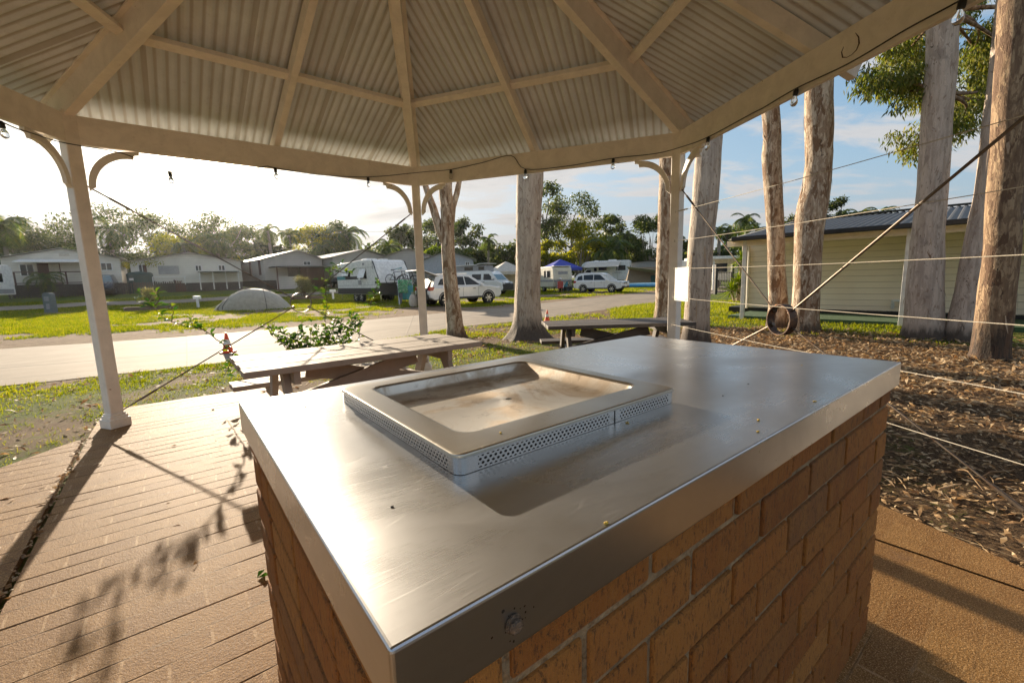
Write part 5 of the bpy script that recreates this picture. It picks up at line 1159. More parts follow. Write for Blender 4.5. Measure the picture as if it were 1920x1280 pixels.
def sitter():
    """A seated figure in a pale cap, one continuous body grown along its joints."""
    p, k = gp(1051, 548); t = thing('person', 'person sitting low in a pale cap and red top beside the old caravan', 'person', p, R(-100))
    J = [(-.05, 0, .46), (-.10, 0, .62), (-.13, 0, .80), (-.13, 0, .92), (-.10, 0, .99), (-.09, 0, 1.10), (-.07, 0, 1.20),
         (-.12, .18, .88), (.02, .24, .68), (.22, .17, .60), (-.12, -.18, .88), (.02, -.24, .68), (.22, -.17, .60), (.02, .1, .46), (.42, .13, .48), (.40, .12, .08), (.54, .13, .05), (.02, -.1, .46), (.42, -.13, .48), (.40, -.12, .08), (.54, -.13, .05)]
    E = [(0, 1), (1, 2), (2, 3), (3, 4), (4, 5), (5, 6), (3, 7), (7, 8), (8, 9), (3, 10), (10, 11), (11, 12), (0, 13), (13, 14), (14, 15), (15, 16), (0, 17), (17, 18), (18, 19), (19, 20)]
    Rr = [.15, .14, .15, .10, .055, .10, .085, .06, .045, .035, .06, .045, .035, .10, .07, .045, .035, .10, .07, .045, .035]
    me = bpy.data.meshes.new('body'); me.from_pydata(J, E, []); m = me; mt = bpy.data.materials
    o = link('body', me, t); sk = o.modifiers.new('Skin', 'SKIN'); sk.use_smooth_shade = True
    for v, r_ in zip(me.skin_vertices[0].data, Rr): v.radius = (r_, r_)
    me.skin_vertices[0].data[0].use_root = True; o.modifiers.new('Sub', 'SUBSURF').levels = 2; o.modifiers['Sub'].render_levels = 2; me.materials.append(M['skin'])
    b = MB(); b.lathe([(.13, 0), (.15, .02), (.17, .2), (.18, .36), (.10, .44)], (-.11, 0, .50), 14); b.build('shirt', M['redcloth'], t, smooth=True)
    b = MB(); b.lathe([(.115, 0), (.118, .05), (.09, .11), (.02, .13)], (-.085, 0, 1.15), 14); b.prism([(.05, 0), (.21, .0), (.21, .012), (.05, .02)], (-.085, 0, 1.15), (1, 0, 0), (0, 0, 1), (0, .16, 0)); b.build('cap', M['white'], t, smooth=True)
    b = MB()
    for s in (-1, 1): b.tube([(-.02, s*.09, .46), (.34, s*.125, .485)], [.115, .095], 10)
    b.build('shorts', M['jeans'], t, smooth=True)
sitter()
camp_chair(1050.5, 548.6, 'camp chair under the seated person in a pale cap', M['redcloth'], R(-100))
p, k = gp(1073, 547); bicycle('bicycle with thin green tyres leaning behind the white off-road wagon', (p.x, p.y), R(-20), p.z, 1., M['black'])
p, k = gp(1062, 545); t = thing('gear_pile', 'dark pile of packed camping gear under a cover by the bicycle', 'luggage', p, .4); b = MB(); b.lathe([(.6, 0), (.62, .3), (.5, .75), (.25, .98), (.05, 1.0)], (0, 0, 0), 12); b.build('cover', M['darkplast'], t, smooth=True); b = MB(); b.tube([(-.6, 0, .5), (0, -.5, .62), (.6, 0, .5)], .02, 6); b.build('strap', M['jeans'], t)

# tents, shelters
def marquee(px, py, w, h, d, mat, label):
    p, k = gp(px, py); t = thing('shade_tent', label, 'tent', p, .3); b = MB(); e = h*.66
    vs = [(-w/2, -d/2, e), (w/2, -d/2, e), (w/2, d/2, e), (-w/2, d/2, e), (0, 0, h), (-w/2, -d/2, e-.3), (w/2, -d/2, e-.3), (w/2, d/2, e-.3), (-w/2, d/2, e-.3)]
    b.add(vs, [(0, 1, 4), (1, 2, 4), (2, 3, 4), (3, 0, 4), (0, 5, 6, 1), (1, 6, 7, 2), (2, 7, 8, 3), (3, 8, 5, 0)]); b.build('canopy', mat, t)
    for x in (-1, 1):
        for y in (-1, 1): b = MB(); b.tube([(x*(w/2-.03), y*(d/2-.03), 0), (x*(w/2-.03), y*(d/2-.03), e)], .025, 6); b.build('pole', M['chrome'], t)
    b = MB(); b.box((0, d/2-.02, e/2), (w-.1, .03, e)); b.build('wall', mat, t)
marquee(1051, 536, 4.2, 3.3, 3.6, M['blue'], 'blue peaked shade tent behind the old cream caravan')
marquee(950, 546, 3.6, 3.0, 3.4, M['canvas'], 'cream awning shelter to the right of the camper van')
def ridge_tent(px, py, L, W, h, label, m1, m2, phi):
    p, k = gp(px, py); t = thing('tent', label, 'tent', p, phi); b = MB(); vs = [(-L/2, -W/2, 0), (L/2, -W/2, 0), (L/2, W/2, 0), (-L/2, W/2, 0), (-L/2+.5, 0, h), (L/2-.9, 0, h)]
    b.add(vs, [(0, 1, 5, 4), (2, 3, 4, 5), (3, 0, 4), (1, 2, 5)]); b.build('canvas', m1, t)
    b = MB(); b.bar((-L/2+.3, -.3, h-.1), (L/2-.1, -W/2-.5, h*.62), 1.6, .02, (0, .3, 1)); b.build('flysheet', M['canvas'], t)
    b = MB(); b.add([(L*.1, -W/2-.03, .02), (L/2+.05, -W/2-.03, .02), (L/2-.4, -W/2+.55, h*.52), (L*.1, -W/2+.55, h*.52)], [(0, 1, 2, 3)]); o = b.build('door', m2, t); s_ = o.modifiers.new('s', 'SOLIDIFY'); s_.thickness = .02
ridge_tent(1210, 533.5, 4.6, 2.8, 2.0, 'brown canvas tent with a green door next to the motorhome', M['khaki'], M['green_canvas'], R(-10))
p, k = gp(1206, 538.5); t = thing('paddling_pool', 'low blue inflatable lying on the grass by the brown tent', 'inflatable', p); b = MB()
for j in range(24):
    pass
ringp = [(1.9*math.cos(2*math.pi*j/32), .8*math.sin(2*math.pi*j/32), .18) for j in range(33)]; b.tube(ringp, .17, 10, cap=False); b.build('ring', M['blue_plastic'], t, smooth='all'); b = MB(); b.tube([(x*.96, y*.96, .34) for x, y, z in ringp], .10, 8, cap=False); b.build('upper_ring', pm('pale_vinyl', (.35, .6, .72), .35), t, smooth='all')
# the small dome tent on the lawn
def dome(px, py, L, W, h, phi):
    p, k = gp(px, py); t = thing('dome_tent', 'low beige dome tent pitched on the lawn across the road', 'tent', p, phi); b = MB(); vs, fs = [], []; n_, m_ = 24, 12
    prof = [(-1, 0), (-.86, .26), (-.66, .52), (-.42, .78), (-.18, .96), (.0, 1.), (.2, .97), (.42, .86), (.64, .64), (.82, .36), (.94, .12), (1, 0)]
    for x, z in prof:
        for j in range(m_+1):
            a = math.pi*j/m_; ww = W/2*math.sqrt(max(.02, 1-(x*.9)**2)); vs.append((x*L/2, ww*math.cos(a), h*z*math.sin(a)**.8*(1-.06*math.cos(4*a))))
    for i in range(len(prof)-1):
        for j in range(m_): q = i*(m_+1)+j; fs.append((q, q+1, q+m_+2, q+m_+1))
    b.add(vs, fs); b.build('flysheet', M['tent'], t, smooth='all')
    for x0, x1 in ((-.05, -.62), (-.12, -.78), (.30, .55)):
        pts = []
        for j in range(m_+1):
            a = math.pi*j/m_; f = abs(math.cos(a)); x = x0+(x1-x0)*f; z = np.interp(x, [q[0] for q in prof], [q[1] for q in prof]); ww = W/2*math.sqrt(max(.02, 1-(x*.9)**2)); pts.append((x*L/2, ww*math.cos(a)*1.01, h*z*math.sin(a)**.8*1.015+.005))
        b = MB(); b.tube(pts, .018, 6); b.build('seam', M['tentdark'], t)
    b = MB(); b.prism([(-.2, 0), (.2, 0), (.12, .22), (-.08, .24)], (-L*.36, -W*.36, .0), (1, -.1, 0), (0, .25, 1), (.0, .06, 0)); b.build('vent_flap', M['tentdark'], t)
    for x, y, x2, y2, z2 in ((-L*.62, -.5, -L*.42, -.3, .35), (L*.5, -1.2, L*.2, -W*.42, .5), (-L*.2, -W*.9, -L*.2, -W*.42, .55)): b = MB(); b.tube([(x, y, 0), (x2, y2, z2)], .008, 4); b.build('guy_line', M['cord'], t)
dome(476, 580, 4.0, 2.3, 1.27, R(8))

# ------------------------------------------------------------------ cabins and small buildings
def cabin(label, px, py, w, d, eh, rise, phi, wall, wins=(), skirt=.75, roofm=None, ov=.35, wbase=0., extra=None, name='cabin', cat='cabin', peak=.5):
    """Gable end towards the viewer: local x across the front from -w/2, y into the depth."""
    p, k = gp(px, py); t = thing(name, label, cat, p, phi); xm = -w/2+w*peak
    b = MB(); b.prism([(-w/2, skirt), (-w/2, eh), (xm, eh+rise), (w/2, eh), (w/2, skirt)], (0, d/2, 0), (1, 0, 0), (0, 0, 1), (0, d, 0)); b.build('wall', wall, t)
    b = MB(); b.box((0, d/2, skirt/2-.2), (w-.08, d-.08, skirt+.4)); b.build('skirting', M['under'], t)
    rm = roofm or M['roofpale']
    for s, xe in ((-1, -w/2), (1, w/2)):
        e = Vector((xe, 0, eh)); m = Vector((xm, 0, eh+rise)); dd = (e-m).normalized(); a = m+Vector((0, 0, .05)); c = e+dd*ov+Vector((0, 0, .05)); nn = Vector((0, 1, 0)).cross(dd)*.04*(1 if s > 0 else -1)
        b = MB(); b.add([q+Vector((0, y, 0))+o for o in (nn*0, nn+Vector((0, 0, .06))) for y in (-ov, d+ov) for q in (a, c)], [(0, 1, 3, 2), (4, 5, 7, 6), (0, 1, 5, 4), (2, 3, 7, 6), (1, 3, 7, 5), (0, 2, 6, 4)]); b.build('roof', rm, t)
    for x0, x1, z0, z1 in wins:
        b = MB(); b.box(((x0+x1)/2, -.005, (z0+z1)/2), (x1-x0, .05, z1-z0)); wn = b.build('window', M['window'], t)
        b = MB(); xm_ = (x0+x1)/2
        for q in (x0, xm_, x1): b.box((q, -.03, (z0+z1)/2), (.05, .05, z1-z0+.05))
        for q in (z0, z1): b.box((xm_, -.031, q), (x1-x0+.05, .054, .05))
        b.build('frame', M['white'], wn)
    if extra: extra(t)
    return t, p
def deck1(t):
    b = MB(); b.add([(-2.4, 0, 2.85), (1.5, 0, 2.85), (1.7, -1.5, 2.60), (-2.6, -1.5, 2.60), (-2.4, 0, 2.91), (1.5, 0, 2.91), (1.7, -1.5, 2.66), (-2.6, -1.5, 2.66)], [(0, 1, 2, 3), (4, 5, 6, 7), (0, 1, 5, 4), (2, 3, 7, 6), (1, 2, 6, 5), (3, 0, 4, 7)]); b.build('awning', M['white'], t)
    b = MB(); b.box((-.9, -.03, 1.75), (1.3, .05, 1.7)); b.build('door', M['brown'], t); b = MB(); b.box((-.6, -.07, 1.75), (.6, .03, 1.6)); b.build('curtain', M['canvas'], t)
    b = MB()
    for x in (-2.6, -1.2, .2, 1.5): b.box((x, -1.5, 1.2), (.09, .09, 1.3))
    for z in (1.0, 1.85): b.box((-.55, -1.5, z), (4.2, .05, .07))
    b.build('railing', M['brown'], t); b = MB(); b.box((-.5, -.8, .45), (4.6, 1.5, .8)); b.build('deck', M['under'], t)
    b = MB(); b.box((.1, -.03, 3.25), (.6, .04, .22)); b.build('vent', M['canvas'], t)
cabin('cream gabled cabin with a lowered white awning and brown door, behind the left gazebo post', 130, 553, 6.9, 8, 3.0, .75, R(38), M['wall'], ((-2.5, -1.75, 1.6, 2.5), (2.2, 2.9, 2.0, 2.6)), .9, extra=deck1)
def deck2(t):
    b = MB(); b.box((2.3, -1.0, 1.75), (3.2, 2.0, .08)); b.build('porch_roof', M['under'], t)
    for x in (.8, 1.8, 2.8, 3.8): b = MB(); b.box((x, -1.9, .95), (.09, .09, 1.6)); b.build('porch_post', M['white'], t)
    b = MB(); b.box((-1.5, -.3, 1.4), (2.42, .06, .06))
    for x in (-2.7, -.4): b.box((x, -.3, 1.02), (.07, .07, .72))
    b.build('railing', M['white'], t)
    b = MB(); b.box((-1.5, -.06, 2.0), (1.5, .08, .75)); b.build('blind', M['grey'], t)
cabin('pale gabled cabin with small high windows and a striped blind, second from left', 360, 546.5, 8.3, 8, 2.75, .8, R(33), M['wall'], ((-3.6, -3.1, 1.7, 2.5), (.5, .95, 1.9, 2.4), (2.3, 2.8, 1.9, 2.4)), .8, extra=deck2, peak=.52)
def deck3(t):
    b = MB(); b.box((.2, -1.2, 2.15), (5.2, 2.4, .1)); b.build('porch_roof', M['under'], t); b = MB(); b.box((1.5, -.6, 1.2), (2.4, .08, 1.8)); b.build('roller_door', M['brown'], t)
    b = MB(); b.box((-.2, -.05, 1.55), (.95, .06, 1.5)); b.build('door', M['under'], t)
    for x in (-2.3, .4, 2.7): b = MB(); b.box((x, -2.3, 1.05), (.1, .1, 2.1)); b.build('porch_post', M['brown'], t)
    for y in (1.5, 5.2): b = MB(); b.box((-2.83, y, 2.2), (.05, .7, 1.5)); b.build('shutter', M['brown'], t)
    b = MB(); b.box((-1.2, -1.9, .6), (2.2, .06, 1.2)); b.build('screen', M['wall_grey'], t)
cabin('grey gabled cabin with a sunlit roof slope and dark carport behind the dome tent', 556, 541, 5.6, 16, 3.0, .85, R(43), M['wall_grey'], ((.9, 1.6, 2.4, 2.75),), .9, extra=deck3, peak=.55)
cabin('grey cabin with pale low roof, partly hidden behind the big caravan', 684, 537, 6.5, 16, 3.1, .8, R(43), M['wall_grey'], ((-2.2, -1.5, 1.8, 2.5),), .8, peak=.5)
cabin('grey cabin gable seen between the middle post and the forked gum', 768, 533, 6.0, 10, 3.0, 1.0, R(20), M['wall_grey'], ((1.2, 2.0, 1.8, 2.5),), .6)
cabin('small pale blue-grey gabled cabin behind the camper van', 842, 539, 5.4, 8, 3.0, .9, R(4), pm('bluegrey_wall', (.40, .42, .46), .7), ((1.9, 2.3, 1.9, 2.7),), .6)
cabin('long grey shed behind the brown tent at the right of the motorhome', 1218, 529, 6.5, 5, 2.7, .3, R(-3), M['grey'], ((1.6, 2.3, 1.0, 2.2),), .3, roofm=M['gutter'], name='shed', cat='shed')
# pergola with vine, bin and car
p, k = gp(246, 549); t = thing('pergola', 'timber pergola roofed with a thick mat of vine between two cabins', 'pergola', p, .05); b = MB()
for x in (-1.5, 1.5):
    for y in (0, 2.4): b.box((x, y, 1.2), (.14, .14, 2.4))
b.build('frame', M['brown'], t); crown('foliage', t, [((x*.5, 1., 2.55+.1*math.sin(x*2.)), (.7, 1.5, .26)) for x in range(-4, 5)], M['yellowleaf'], np.random.default_rng(8), 1800, .17, .09, .2)
p, k = gp(246, 551); t = thing('water_tank', 'dark green round water tank standing under the pergola', 'tank', p); b = MB(); b.lathe([(.95, 0), (.95, 1.7), (.8, 1.85), (.1, 1.95)], (0, 1.2, 0), 20); b.build('tank_body', M['green_canvas'], t, smooth=True); b = MB(); b.lathe([(.12, 1.93), (.12, 2.0)], (0, 1.2, 0), 10); b.box((0, .235, 1.25), (.36, .03, .2)); b.build('cap', M['white'], t)
p, k = gp(196, 553)
car('parked_car', 'dark car mostly hidden by the left post, parked near the pergola', 'car', p, R(-55), hvL, hvT, 1.8, 1.3, (-1.32, 1.36), .34, mat=pm('dark_car_paint', (.02, .03, .05), .25, bump=0), wins=hvW, front=((1.10, 1.07), (.30, 1.585)))
p, k = gp(640, 538)
car('parked_car', 'black car parked beside the grey cabin, left of the big caravan', 'car', p, R(-70), hvL, hvT, 1.8, 1.3, (-1.32, 1.36), .34, mat=M['black'], wins=hvW, front=((1.10, 1.07), (.30, 1.585)))
# low dark fence along the cabins
def fence(a, b_, h, label, mat, n):
    p, _ = gp(*a); q, _ = gp(*b_); d = q-p; t = thing('fence', label, 'fence', p, math.atan2(d.y, d.x)); L_ = Vector((d.x, d.y)).length; dz = d.z/L_
    b = MB()
    for k in range(int(L_/.16)):
        x = .08+.16*k; b.box((x, 0, x*dz+h/2), (.11, .025, h-.05*(k % 3)))
    b.build('palings', mat, t)
    for k in range(n+1):
        x = L_*k/n; b = MB(); b.box((x, .06, x*dz+h/2+.02), (.1, .09, h+.1)); b.build('post', mat, t)
fence((20, 561), (330, 548), 1.0, 'low dark paling fence in front of the left cabins', M['under'], 7)
fence((330, 547.5), (450, 542.5), 1.05, 'brown paling fence in front of the second cabin, under the brace rod', M['brown'], 4)
# right: driveway things beyond the lawn
p, k = gp(1338, 540); t = thing('caravan', 'white caravan glimpsed between a gum trunk and the yucca', 'caravan', p, R(-50)); b = MB(); b.prism([(-2.5, .7), (-2.5, 2.5), (1.9, 2.6), (2.3, 2.2), (2.4, 1.2), (2.2, .7)], (0, 0, 0), (1, 0, 0), (0, 0, 1), (0, 2.2, 0)); b.build('body', M['white'], t, bevel=.05)
for s in (-1, 1): panel(t, 'window', .2, 1.6, 1.4, 2.1, s*1.108, M['glassdark'], .03); wheel(t, -.2, s*1.0, .34, .2, 5)
b = MB(); b.box((2.36, 0, 1.75), (.06, 1.5, .7)); b.build('front_window', M['glassdark'], t)
p, k = gp(1366, 543); t = thing('carport', 'white flat-roofed carport standing beyond the yucca', 'carport', p, R(-8)); b = MB(); b.box((0, 1.5, 2.55), (5.2, 4.2, .22)); b.build('roof', M['white'], t)
for x in (-2.3, -1.3, 2.3): b = MB(); b.box((x, -.3, 1.25), (.12, .12, 2.5)); b.build('post', M['white'], t)
p, k = gp(1360, 551); t = thing('gate', 'black metal gate with upright bars between dark posts', 'gate', p, R(12)); b = MB()
for x in (-.75, .45): b.box((x, 0, .95), (.16, .16, 1.9))
b.build('post', M['black'], t); b = MB()
for j in range(9): b.box((-.6+.12*j, 0, .75), (.025, .025, 1.3))
for z in (.15, 1.38): b.box((-.13, 0, z), (1.1, .04, .04))
b.build('bars', M['black'], t)
pth = trace([(1240, 547), (1340, 546), (1365, 549.5)]); 
strip('driveway', [q for q in pth], [q+Vector((.2, 2.6, 0)) for q in pth], M['road'], .03)

# ------------------------------------------------------------------ the hall on the right
HO, he = Vector((6.85, 12.9, 0)), math.atan2(-.724, .69)
hall = thing('hall', 'cream weatherboard hall with dark corrugated roof and a veranda, on the right', 'building', (HO.x, HO.y, -.1), he)
z0 = -.1
b = MB(); b.box((2.55, 4.8, 1.25), (6.5, 5.6, 2.1)); b.build('weatherboard_wall', M['weather'], hall)
b = MB(); b.box((-.62, 1.94, 1.25), (.16, .1, 2.1)); b.box((5.72, 1.95, 1.25), (.14, .1, 2.1)); b.build('corner_board', M['weather'], hall)
b = MB(); b.box((10.9, 5.0, 1.25), (10.2, 5.4, 2.1)); b.build('panel_wall', M['panel'], hall)
b = MB()
for x in (6.6, 7.9, 9.4, 11.0): b.box((x, 2.29, 1.25), (.05, .03, 2.05))
b.build('cover_strip', M['weather'], hall)
b = MB(); b.box((11.4, 1.75, 2.02), (7.4, .1, .46)); b.build('bulkhead', M['weather'], hall)
b = MB(); b.box((7.5, 4.9, .1), (17.2, 5.8, .24)); b.build('base_board', M['black'], hall)
b = MB(); b.box((7.6, 1.0, .045), (16.0, 1.95, .12)); b.build('veranda_floor', M['turf'], hall, bevel=.01)
for x in (0.0, 3.55, 8.2, 12.5): b = MB(); b.box((x, .02, 1.15), (.105, .105, 2.3)); b.build('veranda_post', M['white'], hall, bevel=.006)
b = MB(); b.bar((L0_+.1, -.2, 2.335), (L0_+.1, 2.0, 2.62), .02, .02) if False else b.prism([(-.2, 2.325), (1.95, 2.60), (1.95, 2.615), (-.2, 2.34)], (7.6, 0, 0), (0, 1, 0), (0, 0, 1), (16.0, 0, 0)); b.build('bounce_lining', M['panel'], hall)  # pale lining added under the veranda roof to bounce light onto the wall
b = MB(); b.box((7.6, .02, 2.22), (16.2, .10, .16)); b.build('veranda_beam', M['panel'], hall)
L0, L1, run_, r0_, r1_ = -.25, 16., 6.2, 2.36, 3.22; nn = int((L1-L0)/.08)*2; vs, fs = [], []
for i in range(nn+1):
    x = L0+(L1-L0)*i/nn; s = .018*(1 if (i//2) % 2 else -1)
    for y, z in ((-.32, r0_), (5.75, r1_), (9.5, 2.6)): vs.append((x, y, z+s))
for i in range(nn):
    for j in range(2): fs.append((i*3+j, (i+1)*3+j, (i+1)*3+j+1, i*3+j+1))
b = MB(); b.add(vs, fs); o = b.build('roof', M['roofdark'], hall); s_ = o.modifiers.new('s', 'SOLIDIFY'); s_.thickness = .01
b = MB(); b.bar((L0-.05, 5.75, r1_+.045), (L1, 5.75, r1_+.045), .36, .035); b.build('ridge_cap', M['roofdark'], o)
b = MB(); b.box(((L0+L1)/2, -.38, r0_-.03), (L1-L0, .12, .12)); b.build('gutter', M['gutter'], hall, bevel=.02)
b = MB(); b.bar((L0+.02, -.3, r0_-.05), (L0+.02, 5.75, r1_-.05), .04, .14); b.build('barge_board', M['panel'], hall)
b = MB(); b.box(((L0+L1)/2+.3, 1.95, 2.33), (L1-L0-1.2, .12, .12)); b.build('fascia', M['white'], hall)
b = MB(); b.prism([(1.95, 2.25), (5.75, 2.25), (5.75, 3.1), (1.95, 2.58)], (-.68, 0, 0), (0, 1, 0), (0, 0, 1), (.04, 0, 0)); b.build('gable_infill', M['weather'], hall)
b = MB(); b.tube([(-.55, 1.88, 2.2), (-.50, 1.86, 2.0), (-.48, 1.86, .2)], .04, 8); b.build('downpipe', M['panel'], hall, smooth=True)
b = MB(); b.tube([(3.2, 1.9, .3), (3.2, 1.82, .52), (3.38, 1.82, .52), (3.38, 1.9, .3)], .04, 8); b.build('pipe', M['white'], hall, smooth=True)
hm = hall.matrix_basis; tp = HO+Vector((math.cos(he), math.sin(he), 0))*10.4+Vector((-math.sin(he), math.cos(he), 0))*1.4
picnic(M['dark_timber'], L=1.7, W=.8, so=.7, loc=(tp.x, tp.y, .0), rz=he, label='dark picnic table on the veranda of the hall, at the right edge')

# ------------------------------------------------------------------ small site furniture
def cone(px, py, h, label):
    p, k = gp(px, py); p.z += .015; t = thing('traffic_cone', label, 'traffic cone', p, .3, 'traffic cones along the road'); b = MB(); b.box((0, 0, .015), (h*.62, h*.62, .03)); o = b.build('base', M['orange'], t, bevel=.008)
    r = lambda z: h*(.235-.19*z); b = MB(); b.lathe([(r(0), .03), (r(.42), h*.42), (r(.66), h*.66), (r(.98), h*.98), (r(1.)*.8, h)], (0, 0, 0), 20); b.build('body', M['orange'], t, smooth=True)
    b = MB(); b.lathe([(r(.42)+.003, h*.42), (r(.66)+.003, h*.66)], (0, 0, 0), 20); b.build('reflective_band', M['white'], t, smooth=True); return t
cone(428, 662, .42, 'orange traffic cone on the road behind the left end of the picnic table'); cone(1026, 604, .37, 'orange traffic cone beside the thick gum trunk')
p, k = gp(97, 588); t = thing('power_pedestal', 'grey powered site pedestal standing on the left lawn', 'power pedestal', p, .2); s = 39*k
b = MB(); b.prism([(-.22, 0), (.22, 0), (.20, .92*s), (.12, s), (-.12, s), (-.20, .92*s)], (0, 0, 0), (1, 0, 0), (0, 0, 1), (0, .36, 0)); b.build('housing', M['pedestal'], t, bevel=.03); b = MB(); b.box((.0, -.19, s*.72), (.22, .03, .26)); b.box((.02, -.2, s*.35), (.16, .03, .3)); b.build('socket_cover', M['grey'], t, bevel=.01)
b = MB(); b.box((.1, -.1, .02), (1.5, 1.1, .05)); b.build('footing', M['mortar'], t)
for px, py, w in ((372, 577, 'small white site post near the log edging left of dome tent'), (625, 561, 'small white site post beyond the round shrub')):
    p, k = gp(px, py); t = thing('site_marker', w, 'site marker', p); b = MB(); b.box((0, 0, .3), (.12, .12, .6)); b.build('post', M['white'], t, bevel=.01); b = MB(); b.box((0, 0, .66), (.42, .2, .2)); b.build('box', M['white'], t, bevel=.02)
for (x0, y0), (x1, y1_), w in (((232, 585), (330, 579), 'timber sleeper edging on the lawn left of the dome tent'), ((545, 563), (612, 560.5), 'timber sleeper edging in front of the round shrub')):
    p, _ = gp(x0, y0); q, _ = gp(x1, y1_); d = q-p; L_ = d.length; t = thing('sleeper_edging', w, 'edging', p, math.atan2(d.y, d.x)); b = MB()
    b.box((L_/4, 0, .12), (L_/2-.02, .22, .28)); b.box((L_*.75, .02, .13), (L_/2-.02, .22, .28)); b.build('sleeper', M['timberlog'], t, bevel=.02)
# overhead wires far off
for a, c, w in (((150, 405, 60), (775, 433, 78), 'upper thin overhead wire crossing the sky above the cabins'), ((330, 455, 55), (775, 468, 70), 'lower thin overhead wire in front of the palms above cabins')):
    p, q = at(*a), at(*c); b = MB(); b.tube([p.lerp(q, j/10)-Vector((0, 0, .8*4*(j/10)*(1-j/10))) for j in range(11)], .022, 5); tag(b.build('overhead_wire', M['darkplast']), w, 'wire')
# light settings
SUN_E, SKY_S, EXPO, HAZE = 3.7, .100, 1.63, .00009
CLO, CHI = .45, .57
CWHITE, CGREY, CHORI = (2.2, 2.17, 2.17), (1.6, 1.64, 1.74), (1.4, 1.42, 1.5)
SKYMUL = (.60, .84, 1.25)
HALO = 1.0
# ------------------------------------------------------------------ trees beyond the camp ground
def bgtree(kind, px, top, wpx, y, label, seed, base=None, mat=None, nleaf=1500, bare=.35, leaf=.42):
    k = y/F; c = at(px, 540, y); z0 = hgt(c.x, c.y); H = at(px, top, y).z-z0; W = wpx*k/2; rg = np.random.default_rng(seed); rs = random.Random(seed)
    t = thing('tree', label, 'tree', (c.x, c.y, z0)); b = MB(); cl = []
    tw = Vector((rs.uniform(-.06, .06)*H, rs.uniform(-.1, .1)*H, 0)); hb = H*bare; r0 = .018*H+.06
    if kind == 'gum':
        b.tube([(0, 0, -.1), tw*.3+Vector((0, 0, hb*.5)), tw*.6+Vector((0, 0, hb)), tw+Vector((0, 0, H*.7))], [r0*1.2, r0, r0*.8, r0*.35], 8); n_ = 11
        for i in range(n_):
            a = i*2.4+rs.uniform(-.4, .4); f = (i+.5)/n_; zz = hb+(H*.95-hb)*f**.8; rad = W*(.95-.55*abs(f-.45))*rs.uniform(.55, 1.05)
            q = Vector((math.cos(a)*rad, math.sin(a)*rad, zz))+tw*f; s0 = tw*.6+Vector((0, 0, hb+(H*.65-hb)*f*.8)); limb(b, s0, q, r0*.4, .03, rs)
            for _ in range(3):
                e = q+Vector((rs.uniform(-.3, .3)*W, rs.uniform(-.3, .3)*W, rs.uniform(-.06, .06)*H)); s = W*rs.uniform(.24, .42); cl.append((e, (s, s, s*.66)))
        cl.append((tw+Vector((0, 0, H*.93)), (W*.35, W*.35, H*.06)))
    elif kind == 'round':
        b.tube([(0, 0, -.1), (0, 0, hb), tw+Vector((0, 0, H*.6))], [r0, r0*.8, r0*.3], 8)
        for i in range(20):
            d = Vector((rs.uniform(-1, 1), rs.uniform(-1, 1), rs.uniform(-1, 1))).normalized(); q = Vector((d.x*W*.72, d.y*W*.72, (hb+H)/2+d.z*(H-hb)*.38)); s = W*rs.uniform(.26, .42)
            limb(b, (0, 0, hb*.9), q, r0*.3, .02, rs); cl.append((q, (s, s, s*.75)))
    b.build('trunk', M['bark_far'], t, smooth='all'); m = mat or M['gum']; crown('crown', t, cl, m, rg, nleaf, leaf, leaf*.42, .35); return t
def palm(px, top, wpx, y, label, seed, group=None, mat=None, nf=26, trunk=True, up=.3):
    k = y/F; c = at(px, 540, y); z0 = hgt(c.x, c.y); W = wpx*k/2; H = at(px, top, y).z-z0-W*.35; H = max(H, .3); rs = random.Random(seed); t = thing('palm_tree', label, 'palm', (c.x, c.y, z0), 0, group)
    b = MB(); r = .16+.008*H; lean = Vector((rs.uniform(-.04, .04)*H, 0, 0)); n_ = 8
    b.tube([lean*(j/n_)**2+Vector((0, 0, -.1+(H+.1)*j/n_)) for j in range(n_+1)], [r*(1.35 if j == 0 else 1)*(1+.04*(j % 2)) for j in range(n_+1)], 9); b.build('trunk', M['bark_far'], t, smooth='all')
    V = []; tp = lean+Vector((0, 0, H))
    for i in range(nf):
        a = i*2.399+rs.uniform(-.2, .2); el = R(rs.uniform(-10, 78)) if i < nf*.75 else R(rs.uniform(-60, -20)); L_ = W*1.25*rs.uniform(.85, 1.1); d = Vector((math.cos(a), math.sin(a), 0)); p = tp.copy(); st = L_/12; e = el
        for j in range(12):
            dr = d*math.cos(e)+Vector((0, 0, math.sin(e))); q = p+dr*st; e -= R(9+5*j/12+6*(1-abs(el)/1.5)*.4); sd = Vector((-d.y, d.x, 0)); nn = sd.cross(dr).normalized(); ll = L_*.30*math.sin(math.pi*(j+1.2)/13.5)
            for s in (-1, 1):
                for h in (0, .5):
                    o = p.lerp(q, h); tip = o+sd*s*ll*.75+dr*ll*.55-Vector((0, 0, 1))*ll*(.28+.3*rs.random())-nn*.0; w = st*.42
                    V += [o, o+dr*w+sd*s*.02, tip, o-dr*w*.4]
            V += [p-sd*.03, p+sd*.03, q+sd*.02, q-sd*.02]; p = q
    npmesh('crown', np.array([tuple(v) for v in V], dtype=np.float32), 4, mat or M['palm'], t); return t
gn = 'trees behind the cabins'
